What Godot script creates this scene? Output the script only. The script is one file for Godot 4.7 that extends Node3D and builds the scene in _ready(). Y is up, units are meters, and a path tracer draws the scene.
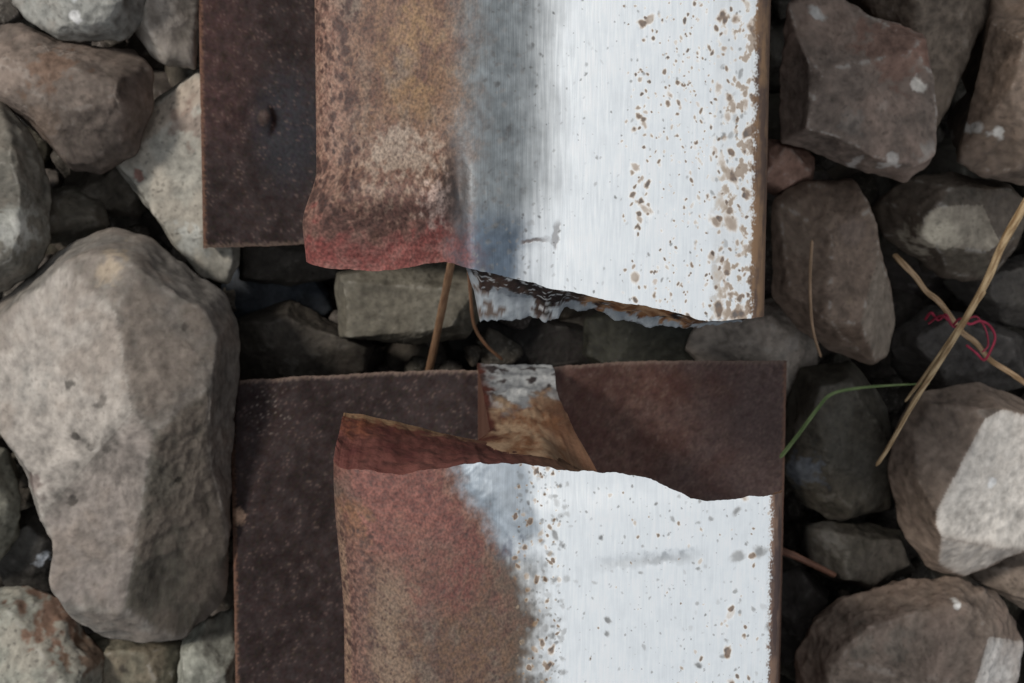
extends Node3D
# A railway rail that has broken right through, seen from straight above: two rail ends with a hand's width of
# gap between them, lying in crushed ballast. Shapes are worked out in millimetres and committed in metres.

const MM := 0.001
var fbm := FastNoiseLite.new()
var one := FastNoiseLite.new()
var ridge := FastNoiseLite.new()
var rng := RandomNumberGenerator.new()
var used := {}
var mats := {}

# ------------------------------------------------------------------ mesh helpers
class Buf:
	var v := PackedVector3Array()
	var n := PackedVector3Array()
	var c := PackedColorArray()
	var uv := PackedVector2Array()
	var ix := PackedInt32Array()

	func put(p: Vector3, col := Color.WHITE, t := Vector2.ZERO) -> void:
		v.append(p)
		c.append(col)
		uv.append(t)

	# joins the (nu + 1) x (nv + 1) points put since `first` into a sheet that faces roughly along `out`
	func stitch(first: int, nu: int, nv: int, out: Vector3) -> void:
		var sum := Vector3.ZERO
		for j in range(0, nv, maxi(1, nv / 12)):
			for i in range(0, nu, maxi(1, nu / 12)):
				var a := first + j * (nu + 1) + i
				sum += (v[a + nu + 1] - v[a]).cross(v[a + 1] - v[a])
		var flip := sum.dot(out) < 0.0
		for j in nv:
			for i in nu:
				var a := first + j * (nu + 1) + i
				var b := a + 1
				var d := a + nu + 1
				var e := d + 1
				if flip:
					ix.append_array([a, d, b, b, d, e])
				else:
					ix.append_array([a, b, d, b, e, d])

	func commit() -> ArrayMesh:
		n.resize(v.size())
		n.fill(Vector3.ZERO)
		for k in range(0, ix.size(), 3):
			var a := ix[k]
			var b := ix[k + 1]
			var d := ix[k + 2]
			var f := (v[d] - v[a]).cross(v[b] - v[a])
			n[a] += f
			n[b] += f
			n[d] += f
		for k in n.size():
			n[k] = n[k].normalized() if n[k].length_squared() > 0.0 else Vector3.UP
		var pos := PackedVector3Array()
		pos.resize(v.size())
		for k in v.size():
			pos[k] = v[k] * 0.001
		var arr := []
		arr.resize(Mesh.ARRAY_MAX)
		arr[Mesh.ARRAY_VERTEX] = pos
		arr[Mesh.ARRAY_NORMAL] = n
		arr[Mesh.ARRAY_COLOR] = c
		arr[Mesh.ARRAY_TEX_UV] = uv
		arr[Mesh.ARRAY_INDEX] = ix
		var m := ArrayMesh.new()
		m.add_surface_from_arrays(Mesh.PRIMITIVE_TRIANGLES, arr)
		return m

func numbered(called: String) -> String:
	var k: int = used.get(called, 0)
	used[called] = k + 1
	return called if k == 0 else "%s_%03d" % [called, k]

func tag(o: Node, label: String, category: String, group := "", kind := "") -> void:
	if label:
		o.set_meta("label", label)
	if category:
		o.set_meta("category", category)
	if group:
		o.set_meta("group", group)
	if kind:
		o.set_meta("kind", kind)

func thing(called: String, label: String, category: String, at: Vector3, group := "") -> Node3D:
	var o := Node3D.new()
	o.name = numbered(called)
	add_child(o, true)
	o.position = at * MM
	tag(o, label, category, group)
	return o

func part(called: String, m: Mesh, mat: Material, parent: Node) -> MeshInstance3D:
	var o := MeshInstance3D.new()
	o.name = called
	o.mesh = m
	o.material_override = mat
	parent.add_child(o, true)
	return o

func ss(a: float, b: float, x: float) -> float:
	return smoothstep(a, b, x) if a < b else 1.0 - smoothstep(b, a, x)

# value at x of a curve given as x0, y0, x1, y1 ...
func along(c: Array, x: float) -> float:
	if x <= c[0]:
		return c[1]
	for k in range(2, c.size(), 2):
		if x <= c[k]:
			return lerpf(c[k - 1], c[k + 1], (x - c[k - 2]) / (c[k] - c[k - 2]))
	return c[c.size() - 1]

func mixc(a: Color, b: Color, t: float) -> Color:
	return a.lerp(b, clampf(t, 0.0, 1.0))

# ------------------------------------------------------------------ materials
func grain(called: String, f: float, s: int, normal: bool, bump: float) -> NoiseTexture2D:
	var t := NoiseTexture2D.new()
	var nz := FastNoiseLite.new()
	nz.seed = s
	nz.noise_type = FastNoiseLite.TYPE_SIMPLEX_SMOOTH
	nz.frequency = f
	nz.fractal_octaves = 4
	t.noise = nz
	t.width = 512
	t.height = 512
	t.seamless = true
	t.as_normal_map = normal
	t.bump_strength = bump
	if not normal:
		var ramp := Gradient.new()
		ramp.offsets = PackedFloat32Array([0.0, 0.35, 0.65, 1.0])
		ramp.colors = PackedColorArray([Color(0.84, 0.835, 0.83), Color(0.95, 0.95, 0.95), Color(0.98, 0.98, 0.98), Color(1, 1, 1)])
		t.color_ramp = ramp
	return t

func coloured(called: String, rough: float, metal: float, bump: float, scale: float, s: int) -> StandardMaterial3D:
	var m := StandardMaterial3D.new()
	m.resource_name = called
	m.vertex_color_use_as_albedo = true
	m.roughness = rough
	m.metallic = metal
	m.metallic_specular = 0.35
	m.albedo_texture = grain(called, 0.03, s, false, 1.0)
	m.normal_enabled = true
	m.normal_texture = grain(called, 0.025, s + 7, true, bump)
	m.normal_scale = 1.0
	m.uv1_triplanar = true
	m.uv1_scale = Vector3.ONE * scale
	return m

# ------------------------------------------------------------------ the rail
# Both rail ends share one cross-section. x runs across the head (0 in its middle), y up from the foot's underside,
# s into the rail from the break. `way` is -1 for the rail that runs towards -z and 1 for the other.
const HEAD := 36.6
const TOP := 172.0

func head_left(way: int, s: float) -> float:        # how far the left side is squeezed out beyond the head's width
	return 2.6 * ss(17.0, 7.0, s) if way < 0 else 1.5 * ss(26.0, 0.0, s)

func head_top(way: int, x: float, s: float) -> float:
	var a := x + HEAD
	var y := TOP - x * x / 640.0
	var corner := 3.4
	if a > 2.0 * HEAD - corner:
		var t := (a - (2.0 * HEAD - corner)) / corner
		y -= 3.0 * (1.0 - sqrt(maxf(0.0, 1.0 - t * t)))
	if a < 4.0:
		var t := (4.0 - maxf(a, 0.0)) / 4.0
		y -= 3.2 * (1.0 - sqrt(maxf(0.0, 1.0 - t * t)))
	if way < 0:
		y -= 0.045 * maxf(0.0, 23.0 - a) + 0.009 * pow(maxf(0.0, 19.0 - a), 2.0)
		var lump := ss(24.0, 19.0, a + 0.7 * fbm.get_noise_2d(s * 0.12, 3.0))
		y -= lump * 9.5 * ss(11.5 + 1.6 * fbm.get_noise_2d(a * 0.09, 17.0), -2.0, s)
		y += lump * ss(1.0, 9.0, a) * (4.6 * exp(-pow((s - 13.0) / 3.8, 2.0)) + 0.9 * fbm.get_noise_2d(a * 0.16, s * 0.16) * ss(30.0, 20.0, s) - 0.7 * exp(-pow((s - 25.0) / 5.0, 2.0)))
		y -= 1.7 * exp(-pow((a - 22.6) / 1.5, 2.0)) * ss(25.0, 13.0, s)
		y -= 0.05 * exp(-pow((s - 5.0 - 0.1 * (a - 40.0)) / 1.6, 2.0)) * ss(31.0, 34.0, a) * ss(46.0, 40.0, a)
	else:
		y -= 0.035 * maxf(0.0, 27.0 - a) + 0.011 * pow(maxf(0.0, 19.0 - a), 2.0) + 0.16 * fbm.get_noise_2d(a * 0.3, s * 0.3) * ss(28.0, 20.0, a)
		y -= 0.5 * exp(-pow((a - low_border(s)) / 2.0, 2.0))
		y -= 0.12 * exp(-pow((s - 12.2 + 0.06 * (a - 50.0)) / 0.9, 2.0)) * ss(40.0, 46.0, a) * ss(61.0, 55.0, a)
		y -= 0.5 * ss(5.0, -0.5, s) * ss(24.0, 34.0, a)
	return y

func low_border(s: float) -> float:
	return along([0.0, 19.3, 4.7, 23.2, 12.7, 27.6, 20.0, 29.3, 34.0, 29.0, 60.0, 28.5], s)

func head_under(x: float) -> float:
	return TOP - 36.0 - 9.0 * ss(HEAD, 9.0, absf(x))

const UPPER_TOP := [-38.2, -1.9, -34.0, -0.5, -26.9, 0.0, -19.7, -1.3, -15.7, -1.9, -13.4, -1.3, -7.0, 0.2, 2.7, 2.6, 10.8, 4.2, 18.9, 5.5, 25.4, 7.3, 36.6, 7.1]
const UPPER_LEDGE := [-16.5, -1.6, -12.2, -0.2, -10.9, 2.7, -9.9, 8.1, -3.2, 7.9, 3.2, 8.3, 4.2, 6.4, 10.2, 6.8, 17.0, 8.8, 22.1, 9.0, 27.2, 8.7, 38.8, 8.2]
const LOWER_TOP := [-38.0, -3.7, -35.6, -2.1, -26.8, -1.4, -17.9, -2.9, -13.9, -3.7, -7.4, -3.3, -0.8, -2.5, 5.7, -1.8, 13.9, -0.7, 20.5, 2.2, 28.8, 2.8, 36.8, 2.0]
const LOWER_LIP := [-41.3, -4.1, -39.0, -5.6, -37.1, -6.8, -33.2, -6.4, -27.9, -4.6, -20.2, -1.8, -12.5, 0.2, -4.8, 2.4]

# how far into the rail the broken surface lies, k = 0 at the running surface, 1 at the head's underside
func broken(way: int, x: float, k: float) -> float:
	var jag := 0.7 * fbm.get_noise_2d(x * 0.07, 31.0 * way) + 0.22 * fbm.get_noise_2d(x * 0.45, 7.0 * way)
	var y := k * 42.0
	var rough := 0.9 * fbm.get_noise_3d(x * 0.08, y * 0.04, 11.0 * way) + 0.22 * fbm.get_noise_2d(x * 0.3, y * 0.09)
	if way < 0:
		var top := -along(UPPER_TOP, x) + jag * 0.7
		var ledge := -along(UPPER_LEDGE, x) + jag * 1.2 + 0.9 * fbm.get_noise_2d(x * 0.2, 90.0) + 0.22 * fbm.get_noise_2d(x * 0.8, 40.0)
		var a := x + HEAD
		if a < 23.0:
			return top + 5.0 * ss(0.0, 0.3, k) + rough * ss(0.0, 0.08, k)
		var reach := ss(23.0, 25.5, a)
		ledge = lerpf(top + 1.0, ledge, reach)
		var deep := 0.15
		if y < 0.8:
			return lerpf(top, top + 0.6, y / 0.8)
		if y < 7.0:
			return lerpf(top + 0.6, lerpf(top, ledge, 0.42), (y - 0.8) / 6.2) + rough * 1.2 * ss(0.8, 2.0, y)
		if y < 9.2:
			return lerpf(lerpf(top, ledge, 0.42), ledge, (y - 7.0) / 2.2) + rough * 0.35
		if y < 12.0:
			return ledge + rough * 0.3
		return ledge + (y - 12.0) * deep + rough
	var top := along(LOWER_TOP, x) + jag
	var lip := along(LOWER_LIP, x)
	var a := x + HEAD
	var under := lerpf(lip, top + 9.0, ss(35.5, 46.0, a))
	return lerpf(top, under, pow(k, 0.85)) + rough * 0.9 * ss(0.0, 0.1, k) * ss(1.15, 0.8, k)

func rail_rows(far: float) -> PackedFloat32Array:
	var q := PackedFloat32Array()
	var s := 0.0
	while s < 66.0:
		q.append(s)
		s += 0.22 if s < 50.0 else 0.8
	for t in [70.0, 90.0, 130.0, 200.0, 320.0, 500.0, far]:
		q.append(t)
	return q

func rail_columns() -> PackedFloat32Array:
	var xs := PackedFloat32Array()
	var a := 0.0
	while a < 2.0 * HEAD - 0.01:
		xs.append(a - HEAD)
		a += 0.1 if a < 4.0 or a > 2.0 * HEAD - 4.0 else 0.25
	xs.append(HEAD)
	return xs

func shifted(q: float, s0: float) -> float:
	return q + s0 * maxf(0.0, 1.0 - q / 22.0)

func head_x(way: int, x: float, s: float) -> float:
	return x - head_left(way, s) * ss(-HEAD + 12.0, -HEAD, x)

const SIDE := 80.0      # millimetres that one head texture spans, each way
func head_uv(x: float, s: float) -> Vector2:
	return Vector2((x + HEAD + 3.0) / SIDE, (s + 13.0) / SIDE)

func rail(way: int, root: Node3D, off: float) -> void:
	var b := Buf.new()
	var q := rail_rows(900.0)
	var xs := rail_columns()
	var nx := xs.size() - 1
	var nq := q.size() - 1
	var rim := PackedFloat32Array()
	for x in xs:
		rim.append(broken(way, x, 0.0))
	for j in nq + 1:
		for i in nx + 1:
			var s := shifted(q[j], rim[i])
			b.put(Vector3(head_x(way, xs[i], s) + off, head_top(way, xs[i], s), s * way), Color.WHITE, head_uv(xs[i], s))
	b.stitch(0, nx, nq, Vector3.UP)
	for side in [-1.0, 1.0]:
		var first := b.v.size()
		var x: float = side * HEAD
		var flank := PackedFloat32Array()
		for i in 15:
			flank.append(broken(way, x, i / 14.0))
		for j in nq + 1:
			for i in 15:
				var k := i / 14.0
				var s := shifted(q[j], flank[i])
				b.put(Vector3(head_x(way, x, s) + off - side * 0.4 * k, lerpf(head_top(way, x, s), head_under(x), k), s * way), Color.WHITE, Vector2((0.5 if side < 0.0 else 2.0 * HEAD - 0.4) / SIDE + 3.0 / SIDE, (s + k * 20.0 + 13.0) / SIDE))
		b.stitch(first, 14, nq, Vector3(side, 0, 0))
	var under := b.v.size()
	var keel := PackedFloat32Array()
	for x in xs:
		keel.append(broken(way, x, 1.0))
	for j in nq + 1:
		for i in nx + 1:
			var s := shifted(q[j], keel[i])
			b.put(Vector3(head_x(way, xs[i], s) + off, head_under(xs[i]), s * way), Color.WHITE, head_uv(-HEAD + 1.0, s))
	b.stitch(under, nx, nq, Vector3.DOWN)
	var head := part("head", b.commit(), head_material(way), root)

	# the broken face of the head
	b = Buf.new()
	var nk := 90
	for j in nk + 1:
		var k := pow(float(j) / nk, 1.35)
		for i in nx + 1:
			var x := xs[i]
			var s := broken(way, x, k)
			var p := Vector3(head_x(way, x, s) + off, lerpf(head_top(way, x, rim[i]), head_under(x), k), s * way)
			b.put(p, broken_colour(way, x, k))
	b.stitch(0, nx, nk, Vector3(0, 0, -way))
	part("broken_face", b.commit(), mats.face, head)

	# web, with a fillet above and below
	b = Buf.new()
	var ys := []
	for i in 61:
		ys.append(24.0 + i * 2.0)
	var wq := PackedFloat32Array([0.0, 1.0, 2.5, 5.0, 9.0, 15.0, 25.0, 40.0, 70.0, 150.0, 400.0, 900.0])
	for side in [-1.0, 1.0]:
		var first := b.v.size()
		for j in wq.size():
			for y in ys:
				var s := shifted(wq[j], web_end(way, side, y))
				var tone := 0.5 + 0.5 * fbm.get_noise_3d(s * 0.05, y * 0.05, side)
				b.put(Vector3(web_side(side, y) + off * y / 172.0, y, s * way), mixc(Color(0.075, 0.035, 0.027), Color(0.13, 0.07, 0.05), tone))
		b.stitch(first, 60, wq.size() - 1, Vector3(side, 0, 0))
	var web := part("web", b.commit(), mats.rust, root)
	b = Buf.new()
	for y in ys:
		for i in 61:
			var u := i / 30.0 - 1.0
			var s := web_end(way, u, y)
			b.put(Vector3(lerpf(web_side(-1.0, y), web_side(1.0, y), 0.5 + 0.5 * u) + off * y / 172.0, y, s * way), web_colour(way, u, y))
	b.stitch(0, 60, 60, Vector3(0, 0, -way))
	part("broken_face", b.commit(), mats.face, web)

	# foot
	b = Buf.new()
	var fx := PackedFloat32Array()
	var fw := 78.0
	for i in 313:
		fx.append(-fw + i * 0.5)
	var fq := PackedFloat32Array()
	var t := 0.0
	while t < 95.0:
		fq.append(t)
		t += 0.5
	for e in [97.0, 120.0, 200.0, 400.0, 900.0]:
		fq.append(e)
	var ends := PackedFloat32Array()
	for x in fx:
		ends.append(foot_end(way, x))
	for j in fq.size():
		for i in fx.size():
			var x := fx[i]
			var s := shifted(fq[j], ends[i])
			var lift := 0.25 * fbm.get_noise_2d(x * 0.12, s * 0.12 + 50.0 * way)
			if way < 0:
				var d := Vector2(x + 60.4, s - 35.0)     # a small nub of scale on the upper foot
				lift += 3.2 * exp(-d.length_squared() / 6.0) - 0.8 * exp(-d.length_squared() / 22.0)
			var edge := 0.9 * ss(1.4, 0.0, fw - absf(x)) + 0.5 * ss(0.8, 0.0, fq[j])
			b.put(Vector3(x, foot_top(x) + lift - edge, s * way), foot_colour(way, x, s))
	b.stitch(0, fx.size() - 1, fq.size() - 1, Vector3.UP)
	for side in [-1.0, 1.0]:
		var first := b.v.size()
		for j in fq.size():
			for i in 5:
				var s := shifted(fq[j], foot_end(way, side * fw) + 7.0 * i / 4.0)
				b.put(Vector3(side * fw, lerpf(foot_top(fw) - 0.9, 0.0, i / 4.0), s * way), foot_colour(way, side * fw, s + i * 3.0))
		b.stitch(first, 4, fq.size() - 1, Vector3(side, 0, 0))
	var bottom := b.v.size()
	for j in fq.size():
		for x in [-fw, 0.0, fw]:
			b.put(Vector3(x, 0.0, shifted(fq[j], foot_end(way, x) + 7.0) * way), Color(0.07, 0.04, 0.03))
	b.stitch(bottom, 2, fq.size() - 1, Vector3.DOWN)
	var foot := part("foot", b.commit(), mats.rust, root)
	b = Buf.new()
	for i in 25:
		for x in fx:
			var k := i / 24.0
			var s := foot_end(way, x) + 0.4 * fbm.get_noise_2d(x * 0.2, k * 5.0 + way) * ss(0.0, 0.1, k)
			b.put(Vector3(x, lerpf(foot_top(x) - 0.5, 0.0, k), (s + 7.0 * k) * way), mixc(Color(0.11, 0.055, 0.042), Color(0.16, 0.12, 0.1), 0.5 + fbm.get_noise_2d(x * 0.2, k * 4.0)))
	b.stitch(0, fx.size() - 1, 24, Vector3(0, 0, -way))
	part("cut_end", b.commit(), mats.face, foot)

func foot_top(x: float) -> float:
	var a := absf(x)
	return 11.5 + (78.0 - a) * 0.06 + ss(40.0, 8.0, a) * 12.0 + ss(14.0, 8.0, a) * 4.0

func foot_end(way: int, x: float) -> float:
	var chip := 0.35 * fbm.get_noise_2d(x * 0.08, 60.0 * way) + 0.12 * one.get_noise_2d(x * 0.6, 5.0)
	if way < 0:
		return -0.4 + 0.045 * (x + 78.0) + chip
	return along([-78.0, 2.9, -40.0, 0.6, -9.0, -2.0, 12.0, -2.8, 78.0, -2.1], x) + chip

func web_side(side: float, y: float) -> float:
	if side < 0.0:
		return -10.0 - 5.5 * ss(112.0, 138.0, y)
	return 7.2 + 2.8 * ss(80.0, 26.0, y) + 6.0 * ss(110.0, 138.0, y)

func web_end(way: int, u: float, y: float) -> float:
	var r := 0.6 * fbm.get_noise_3d(u * 1.2, y * 0.05, 20.0 * way) + 0.25 * fbm.get_noise_2d(u * 4.0, y * 0.12)
	if way < 0:
		return 6.0 + r
	r += 11.0 * ss(0.0, 0.9, u) * ss(110.0, 138.0, y)
	return lerpf(-2.9, 0.6, ss(30.0, 130.0, y)) + r

# ------------------------------------------------------------------ colours of the metal, some with shade and highlights painted in
func rust(x: float, s: float) -> Color:
	var big := fbm.get_noise_2d(x * 0.05, s * 0.03)
	var mid := fbm.get_noise_2d(x * 0.3 + 40.0, s * 0.15)
	var fine := fbm.get_noise_2d(x * 0.8, s * 0.5 + 9.0)
	var c := mixc(Color(0.1, 0.053, 0.038), Color(0.2, 0.125, 0.088), 0.5 + 1.4 * mid)
	c = mixc(c, Color(0.17, 0.1, 0.055), ss(0.02, 0.35, big + 0.4 * mid) * 0.7)
	c = mixc(c, Color(0.165, 0.138, 0.115), ss(0.0, 0.35, fbm.get_noise_2d(x * 0.13 + 200.0, s * 0.07)) * 0.65)
	c = c * (1.0 + 0.5 * fine)
	return mixc(c, Color(0.05, 0.025, 0.02), ss(0.02, 0.5, fine + 0.25 * mid) * 0.55)

func broken_colour(way: int, x: float, k: float) -> Color:
	var a := x + HEAD
	var y := k * 42.0
	var n := fbm.get_noise_2d(x * 0.15, y * (0.15 if way < 0 else 0.05) + 13.0)
	var f := fbm.get_noise_2d(x * 0.35, y * 0.3)
	if way < 0:
		var dark := mixc(Color(0.012, 0.01, 0.01), Color(0.055, 0.034, 0.026), 0.4 + n + 0.6 * f)
		dark = mixc(dark, Color(0.4, 0.41, 0.42), ss(0.26, 0.36, fbm.get_noise_2d(x * 0.35 - y * 0.5, y * 0.9 + x * 0.12)) * 0.8)
		var orange := mixc(Color(0.14, 0.06, 0.025), Color(0.34, 0.2, 0.11), 0.5 + 1.6 * f)
		dark = mixc(dark, orange, ss(42.0, 45.0, a) * ss(66.0, 58.0, a) * ss(-0.3, 0.1, n + 0.2))
		var s := broken(way, x, k)
		n = fbm.get_noise_2d(x * 0.16, s * 0.2 + 13.0)
		f = fbm.get_noise_2d(x * 0.5, s * 0.55 + 3.0)
		var silver := mixc(Color(0.16, 0.18, 0.2), Color(0.33, 0.36, 0.385), 0.5 + 1.2 * n + 0.5 * f)
		silver = mixc(silver, Color(0.1, 0.075, 0.065), ss(0.2, 0.42, n + 0.6 * f))
		var edge := 7.2 + 3.0 * n + 1.6 * f
		if a < 37.0:
			edge = lerpf(5.2, 7.2, ss(30.0, 37.0, a)) + 2.5 * n + 1.6 * f
		var c := mixc(dark, silver, ss(edge, edge + 0.7, y))
		c = mixc(c, Color(0.14, 0.08, 0.06), ss(15.0, 22.0, y))
		return mixc(Color(0.2, 0.09, 0.065), c, ss(22.5, 24.5, a))
	var c := mixc(Color(0.12, 0.042, 0.036), Color(0.19, 0.075, 0.062), 0.5 + 1.2 * n)
	c = mixc(c, mixc(Color(0.25, 0.09, 0.04), Color(0.12, 0.04, 0.028), 0.5 + 2.0 * f), ss(15.0, 3.0, a + 8.0 * n) * ss(0.5, 0.95, k + 0.5 * n + 0.3 * f))
	c = mixc(c, Color(0.13, 0.05, 0.04), ss(0.45, 0.8, k + 0.4 * n) * ss(12.0, 20.0, a) * 0.7)
	c = mixc(c, Color(0.3, 0.19, 0.11), ss(0.84, 0.98, k + 0.12 * f) * ss(34.0, 12.0, a))
	c = mixc(c, Color(0.06, 0.028, 0.024), ss(0.0, 0.5, fbm.get_noise_2d(x * 0.35, y * 0.1)) * 0.55)
	c = mixc(c, Color(0.13, 0.075, 0.05), ss(26.0, 38.0, a))
	return c

func web_colour(way: int, u: float, y: float) -> Color:
	var n := fbm.get_noise_2d(u * 1.3, y * 0.05 + 3.0 * way)
	var f := fbm.get_noise_2d(u * 1.1, y * 0.045 + 60.0)
	var silver := mixc(Color(0.26, 0.27, 0.28), Color(0.62, 0.63, 0.63), 0.5 + 1.4 * f + 0.4 * n)
	silver = mixc(silver, Color(0.06, 0.05, 0.05), ss(0.12, 0.4, n + 0.4 * f))
	var orange := mixc(Color(0.24, 0.12, 0.065), Color(0.46, 0.32, 0.21), 0.5 + n + 0.9 * f + 0.8 * fbm.get_noise_2d(u * 5.0, y * 0.2))
	var c := mixc(silver, orange, ss(76.0, 90.0, y + 22.0 * n + 7.0 * u))
	c = mixc(c, Color(0.1, 0.035, 0.025), ss(-0.6, -0.95, u + 0.4 * n))
	c = mixc(c, Color(0.12, 0.055, 0.034), ss(0.1, 0.9, u + 0.7 * n) * ss(60.0, 95.0, y) * 0.85)
	return c

func foot_colour(way: int, x: float, s: float) -> Color:
	var n := fbm.get_noise_2d(x * 0.045 + 9.0 * way, s * 0.045)
	var m := fbm.get_noise_2d(x * 0.2, s * 0.2 + 21.0 * way)
	var f := one.get_noise_2d(x * 0.9, s * 0.9)
	var c := mixc(Color(0.021, 0.0145, 0.014), Color(0.04, 0.03, 0.03), 0.5 + 0.9 * m + 0.8 * n)
	if way < 0:
		c = mixc(c, Color(0.075, 0.04, 0.038), ss(-56.0, -76.0, x) * ss(18.0, 40.0, s) * (0.5 + 0.6 * m))
		c = mixc(c, Color(0.033, 0.033, 0.039), ss(14.0, 4.0, Vector2(x + 54.0, (s - 32.0) * 0.6).length()) * 0.8)
		c = mixc(c, Color(0.075, 0.055, 0.05), ss(2.2, 1.0, Vector2(x + 60.6, (s - 35.0) * 0.8).length()))
		c = mixc(c, Color(0.012, 0.008, 0.008), ss(1.0, 0.3, absf(Vector2(x + 60.6, (s - 34.4) * 0.7).length() - 2.7)) * ss(-0.4, 1.2, x + 60.0))  # shadow of the nub, painted as a dark crescent on its right
	else:
		c = mixc(c, mixc(Color(0.072, 0.036, 0.03), Color(0.11, 0.064, 0.052), 0.5 + 0.9 * m + 0.8 * n), ss(8.0, 14.0, x) * 0.9)
		c = mixc(c, Color(0.09, 0.067, 0.064), ss(36.0, 66.0, x + 20.0 * n) * 0.7)
		c = mixc(c, Color(0.42, 0.28, 0.2), ss(2.4, 1.0, Vector2(x + 76.2, (s - 41.0) * 0.8).length() + f * 0.4))
		c = mixc(c, Color(0.3, 0.25, 0.22), ss(0.78, 0.9, f) * ss(8.0, 3.0, Vector2(x + 67.0, (s - 11.0) * 0.7).length()) * 0.6)
	c = mixc(c, Color(0.03, 0.017, 0.015), ss(0.08, 0.45, n * 0.6 + fbm.get_noise_2d(x * 0.3, s * 0.3)) * 0.35)
	c = mixc(c, Color(0.2, 0.11, 0.075), ss(1.4, 0.3, 78.0 - absf(x) + 0.5 * f) * 0.6)
	var grit := one.get_noise_2d(x * 0.75 + 80.0, s * 0.75)
	c = c * (1.0 + 0.16 * grit)
	c = mixc(c, Color(0.13, 0.09, 0.078), ss(0.85, 1.1, grit + 0.8 * m) * 0.5)
	return mixc(c, Color(0.22, 0.16, 0.13), ss(1.2, 0.2, s - foot_end(way, x) + 0.4 * f) * 0.55)

# pits and rust spots on the polished running surface, written into a mask that the texture reads
func spots(way: int, size: int, brown: PackedFloat32Array, dark: PackedFloat32Array, scale_: PackedFloat32Array) -> void:
	rng.seed = 411 if way < 0 else 977
	var list := []      # across, along, radius, kind (0 brown, 1 dark, 2 scale on rust), strength, how long along the rail
	var gen := func(n: int, a0: float, a1: float, r0: float, r1: float, kind: int, weak: float, long: float) -> void:
		for i in n:
			list.append([rng.randf_range(a0, a1), rng.randf_range(-11.0, 64.0), lerpf(r0, r1, pow(rng.randf(), 2.6)), kind, rng.randf_range(weak, 1.0), long * rng.randf_range(0.7, 1.35)])
	if way < 0:
		gen.call(170, 48.5, 64.0, 0.18, 0.48, 0, 0.3, 1.2)
		gen.call(80, 63.4, 69.8, 0.25, 0.85, 0, 0.4, 1.3)
		gen.call(54, 50.3, 53.2, 0.25, 0.85, 0, 0.6, 1.2)
		gen.call(330, 54.0, 63.5, 0.15, 0.36, 0, 0.3, 1.4)
		gen.call(60, 63.6, 70.0, 0.35, 1.2, 0, 0.6, 1.2)
		gen.call(90, 63.4, 70.0, 0.2, 0.5, 1, 0.4, 1.3)
		gen.call(420, 24.0, 36.0, 0.18, 0.6, 1, 0.3, 1.1)
		gen.call(420, 33.0, 63.0, 0.1, 0.3, 1, 0.15, 1.3)
		gen.call(210, 0.2, 7.0, 0.28, 0.8, 2, 0.8, 1.8)
		gen.call(70, 6.0, 10.0, 0.25, 0.6, 2, 0.5, 1.8)
		gen.call(330, 5.0, 24.0, 0.16, 0.55, 2, 0.3, 1.3)
	else:
		gen.call(260, 33.0, 70.0, 0.14, 0.45, 1, 0.3, 1.1)
		gen.call(520, 32.0, 70.0, 0.08, 0.26, 1, 0.2, 1.2)
		gen.call(110, 40.0, 70.0, 0.15, 0.42, 0, 0.3, 1.2)
		gen.call(240, 28.0, 35.5, 0.18, 0.6, 0, 0.4, 1.2)
		gen.call(34, 62.0, 70.5, 0.3, 0.95, 0, 0.4, 1.2)
		gen.call(22, 60.0, 70.5, 0.3, 0.9, 1, 0.4, 1.0)
		gen.call(420, 28.5, 37.0, 0.18, 0.65, 1, 0.4, 1.1)
		gen.call(200, 0.4, 6.0, 0.22, 0.65, 2, 0.5, 1.7)
		gen.call(1500, 4.0, 31.0, 0.15, 0.5, 2, 0.35, 1.2)
		list.append_array([[65.0, 12.4, 1.35, 1, 0.8, 0.9], [68.8, 11.6, 1.2, 1, 0.9, 1.0], [43.5, 22.4, 0.6, 1, 1.0, 1.0], [43.4, 24.6, 0.5, 1, 0.9, 1.0], [58.6, 30.4, 0.7, 1, 1.0, 1.0], [63.6, 28.4, 0.75, 0, 1.0, 1.6]])
	var k := size / SIDE
	var id := 0.0
	for e in list:
		id += 3.7
		var r: float = e[2] * k
		var cx: float = (e[0] + 3.0) * k
		var cy: float = (e[1] + 13.0) * k
		var long: float = e[5]
		var w := int(r * 1.6 * maxf(1.0, long)) + 2
		var turn := rng.randf_range(-0.45, 0.45)
		var out: PackedFloat32Array = brown if e[3] == 0 else dark if e[3] == 1 else scale_
		for j in range(maxi(0, int(cy) - w), mini(size, int(cy) + w + 1)):
			for i in range(maxi(0, int(cx) - w), mini(size, int(cx) + w + 1)):
				var dx := ((i - cx) + turn * (j - cy)) / r
				var dy := (j - cy) / (r * long)
				var d := sqrt(dx * dx + dy * dy) + 0.6 * fbm.get_noise_2d(dx * 0.45 + id, dy * 0.45)
				var m: float = ss(1.3, 0.4, d) * e[4]
				var at := j * size + i
				out[at] = maxf(out[at], m)
		if e[3] == 0:
			brown = out
		elif e[3] == 1:
			dark = out
		else:
			scale_ = out

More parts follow.
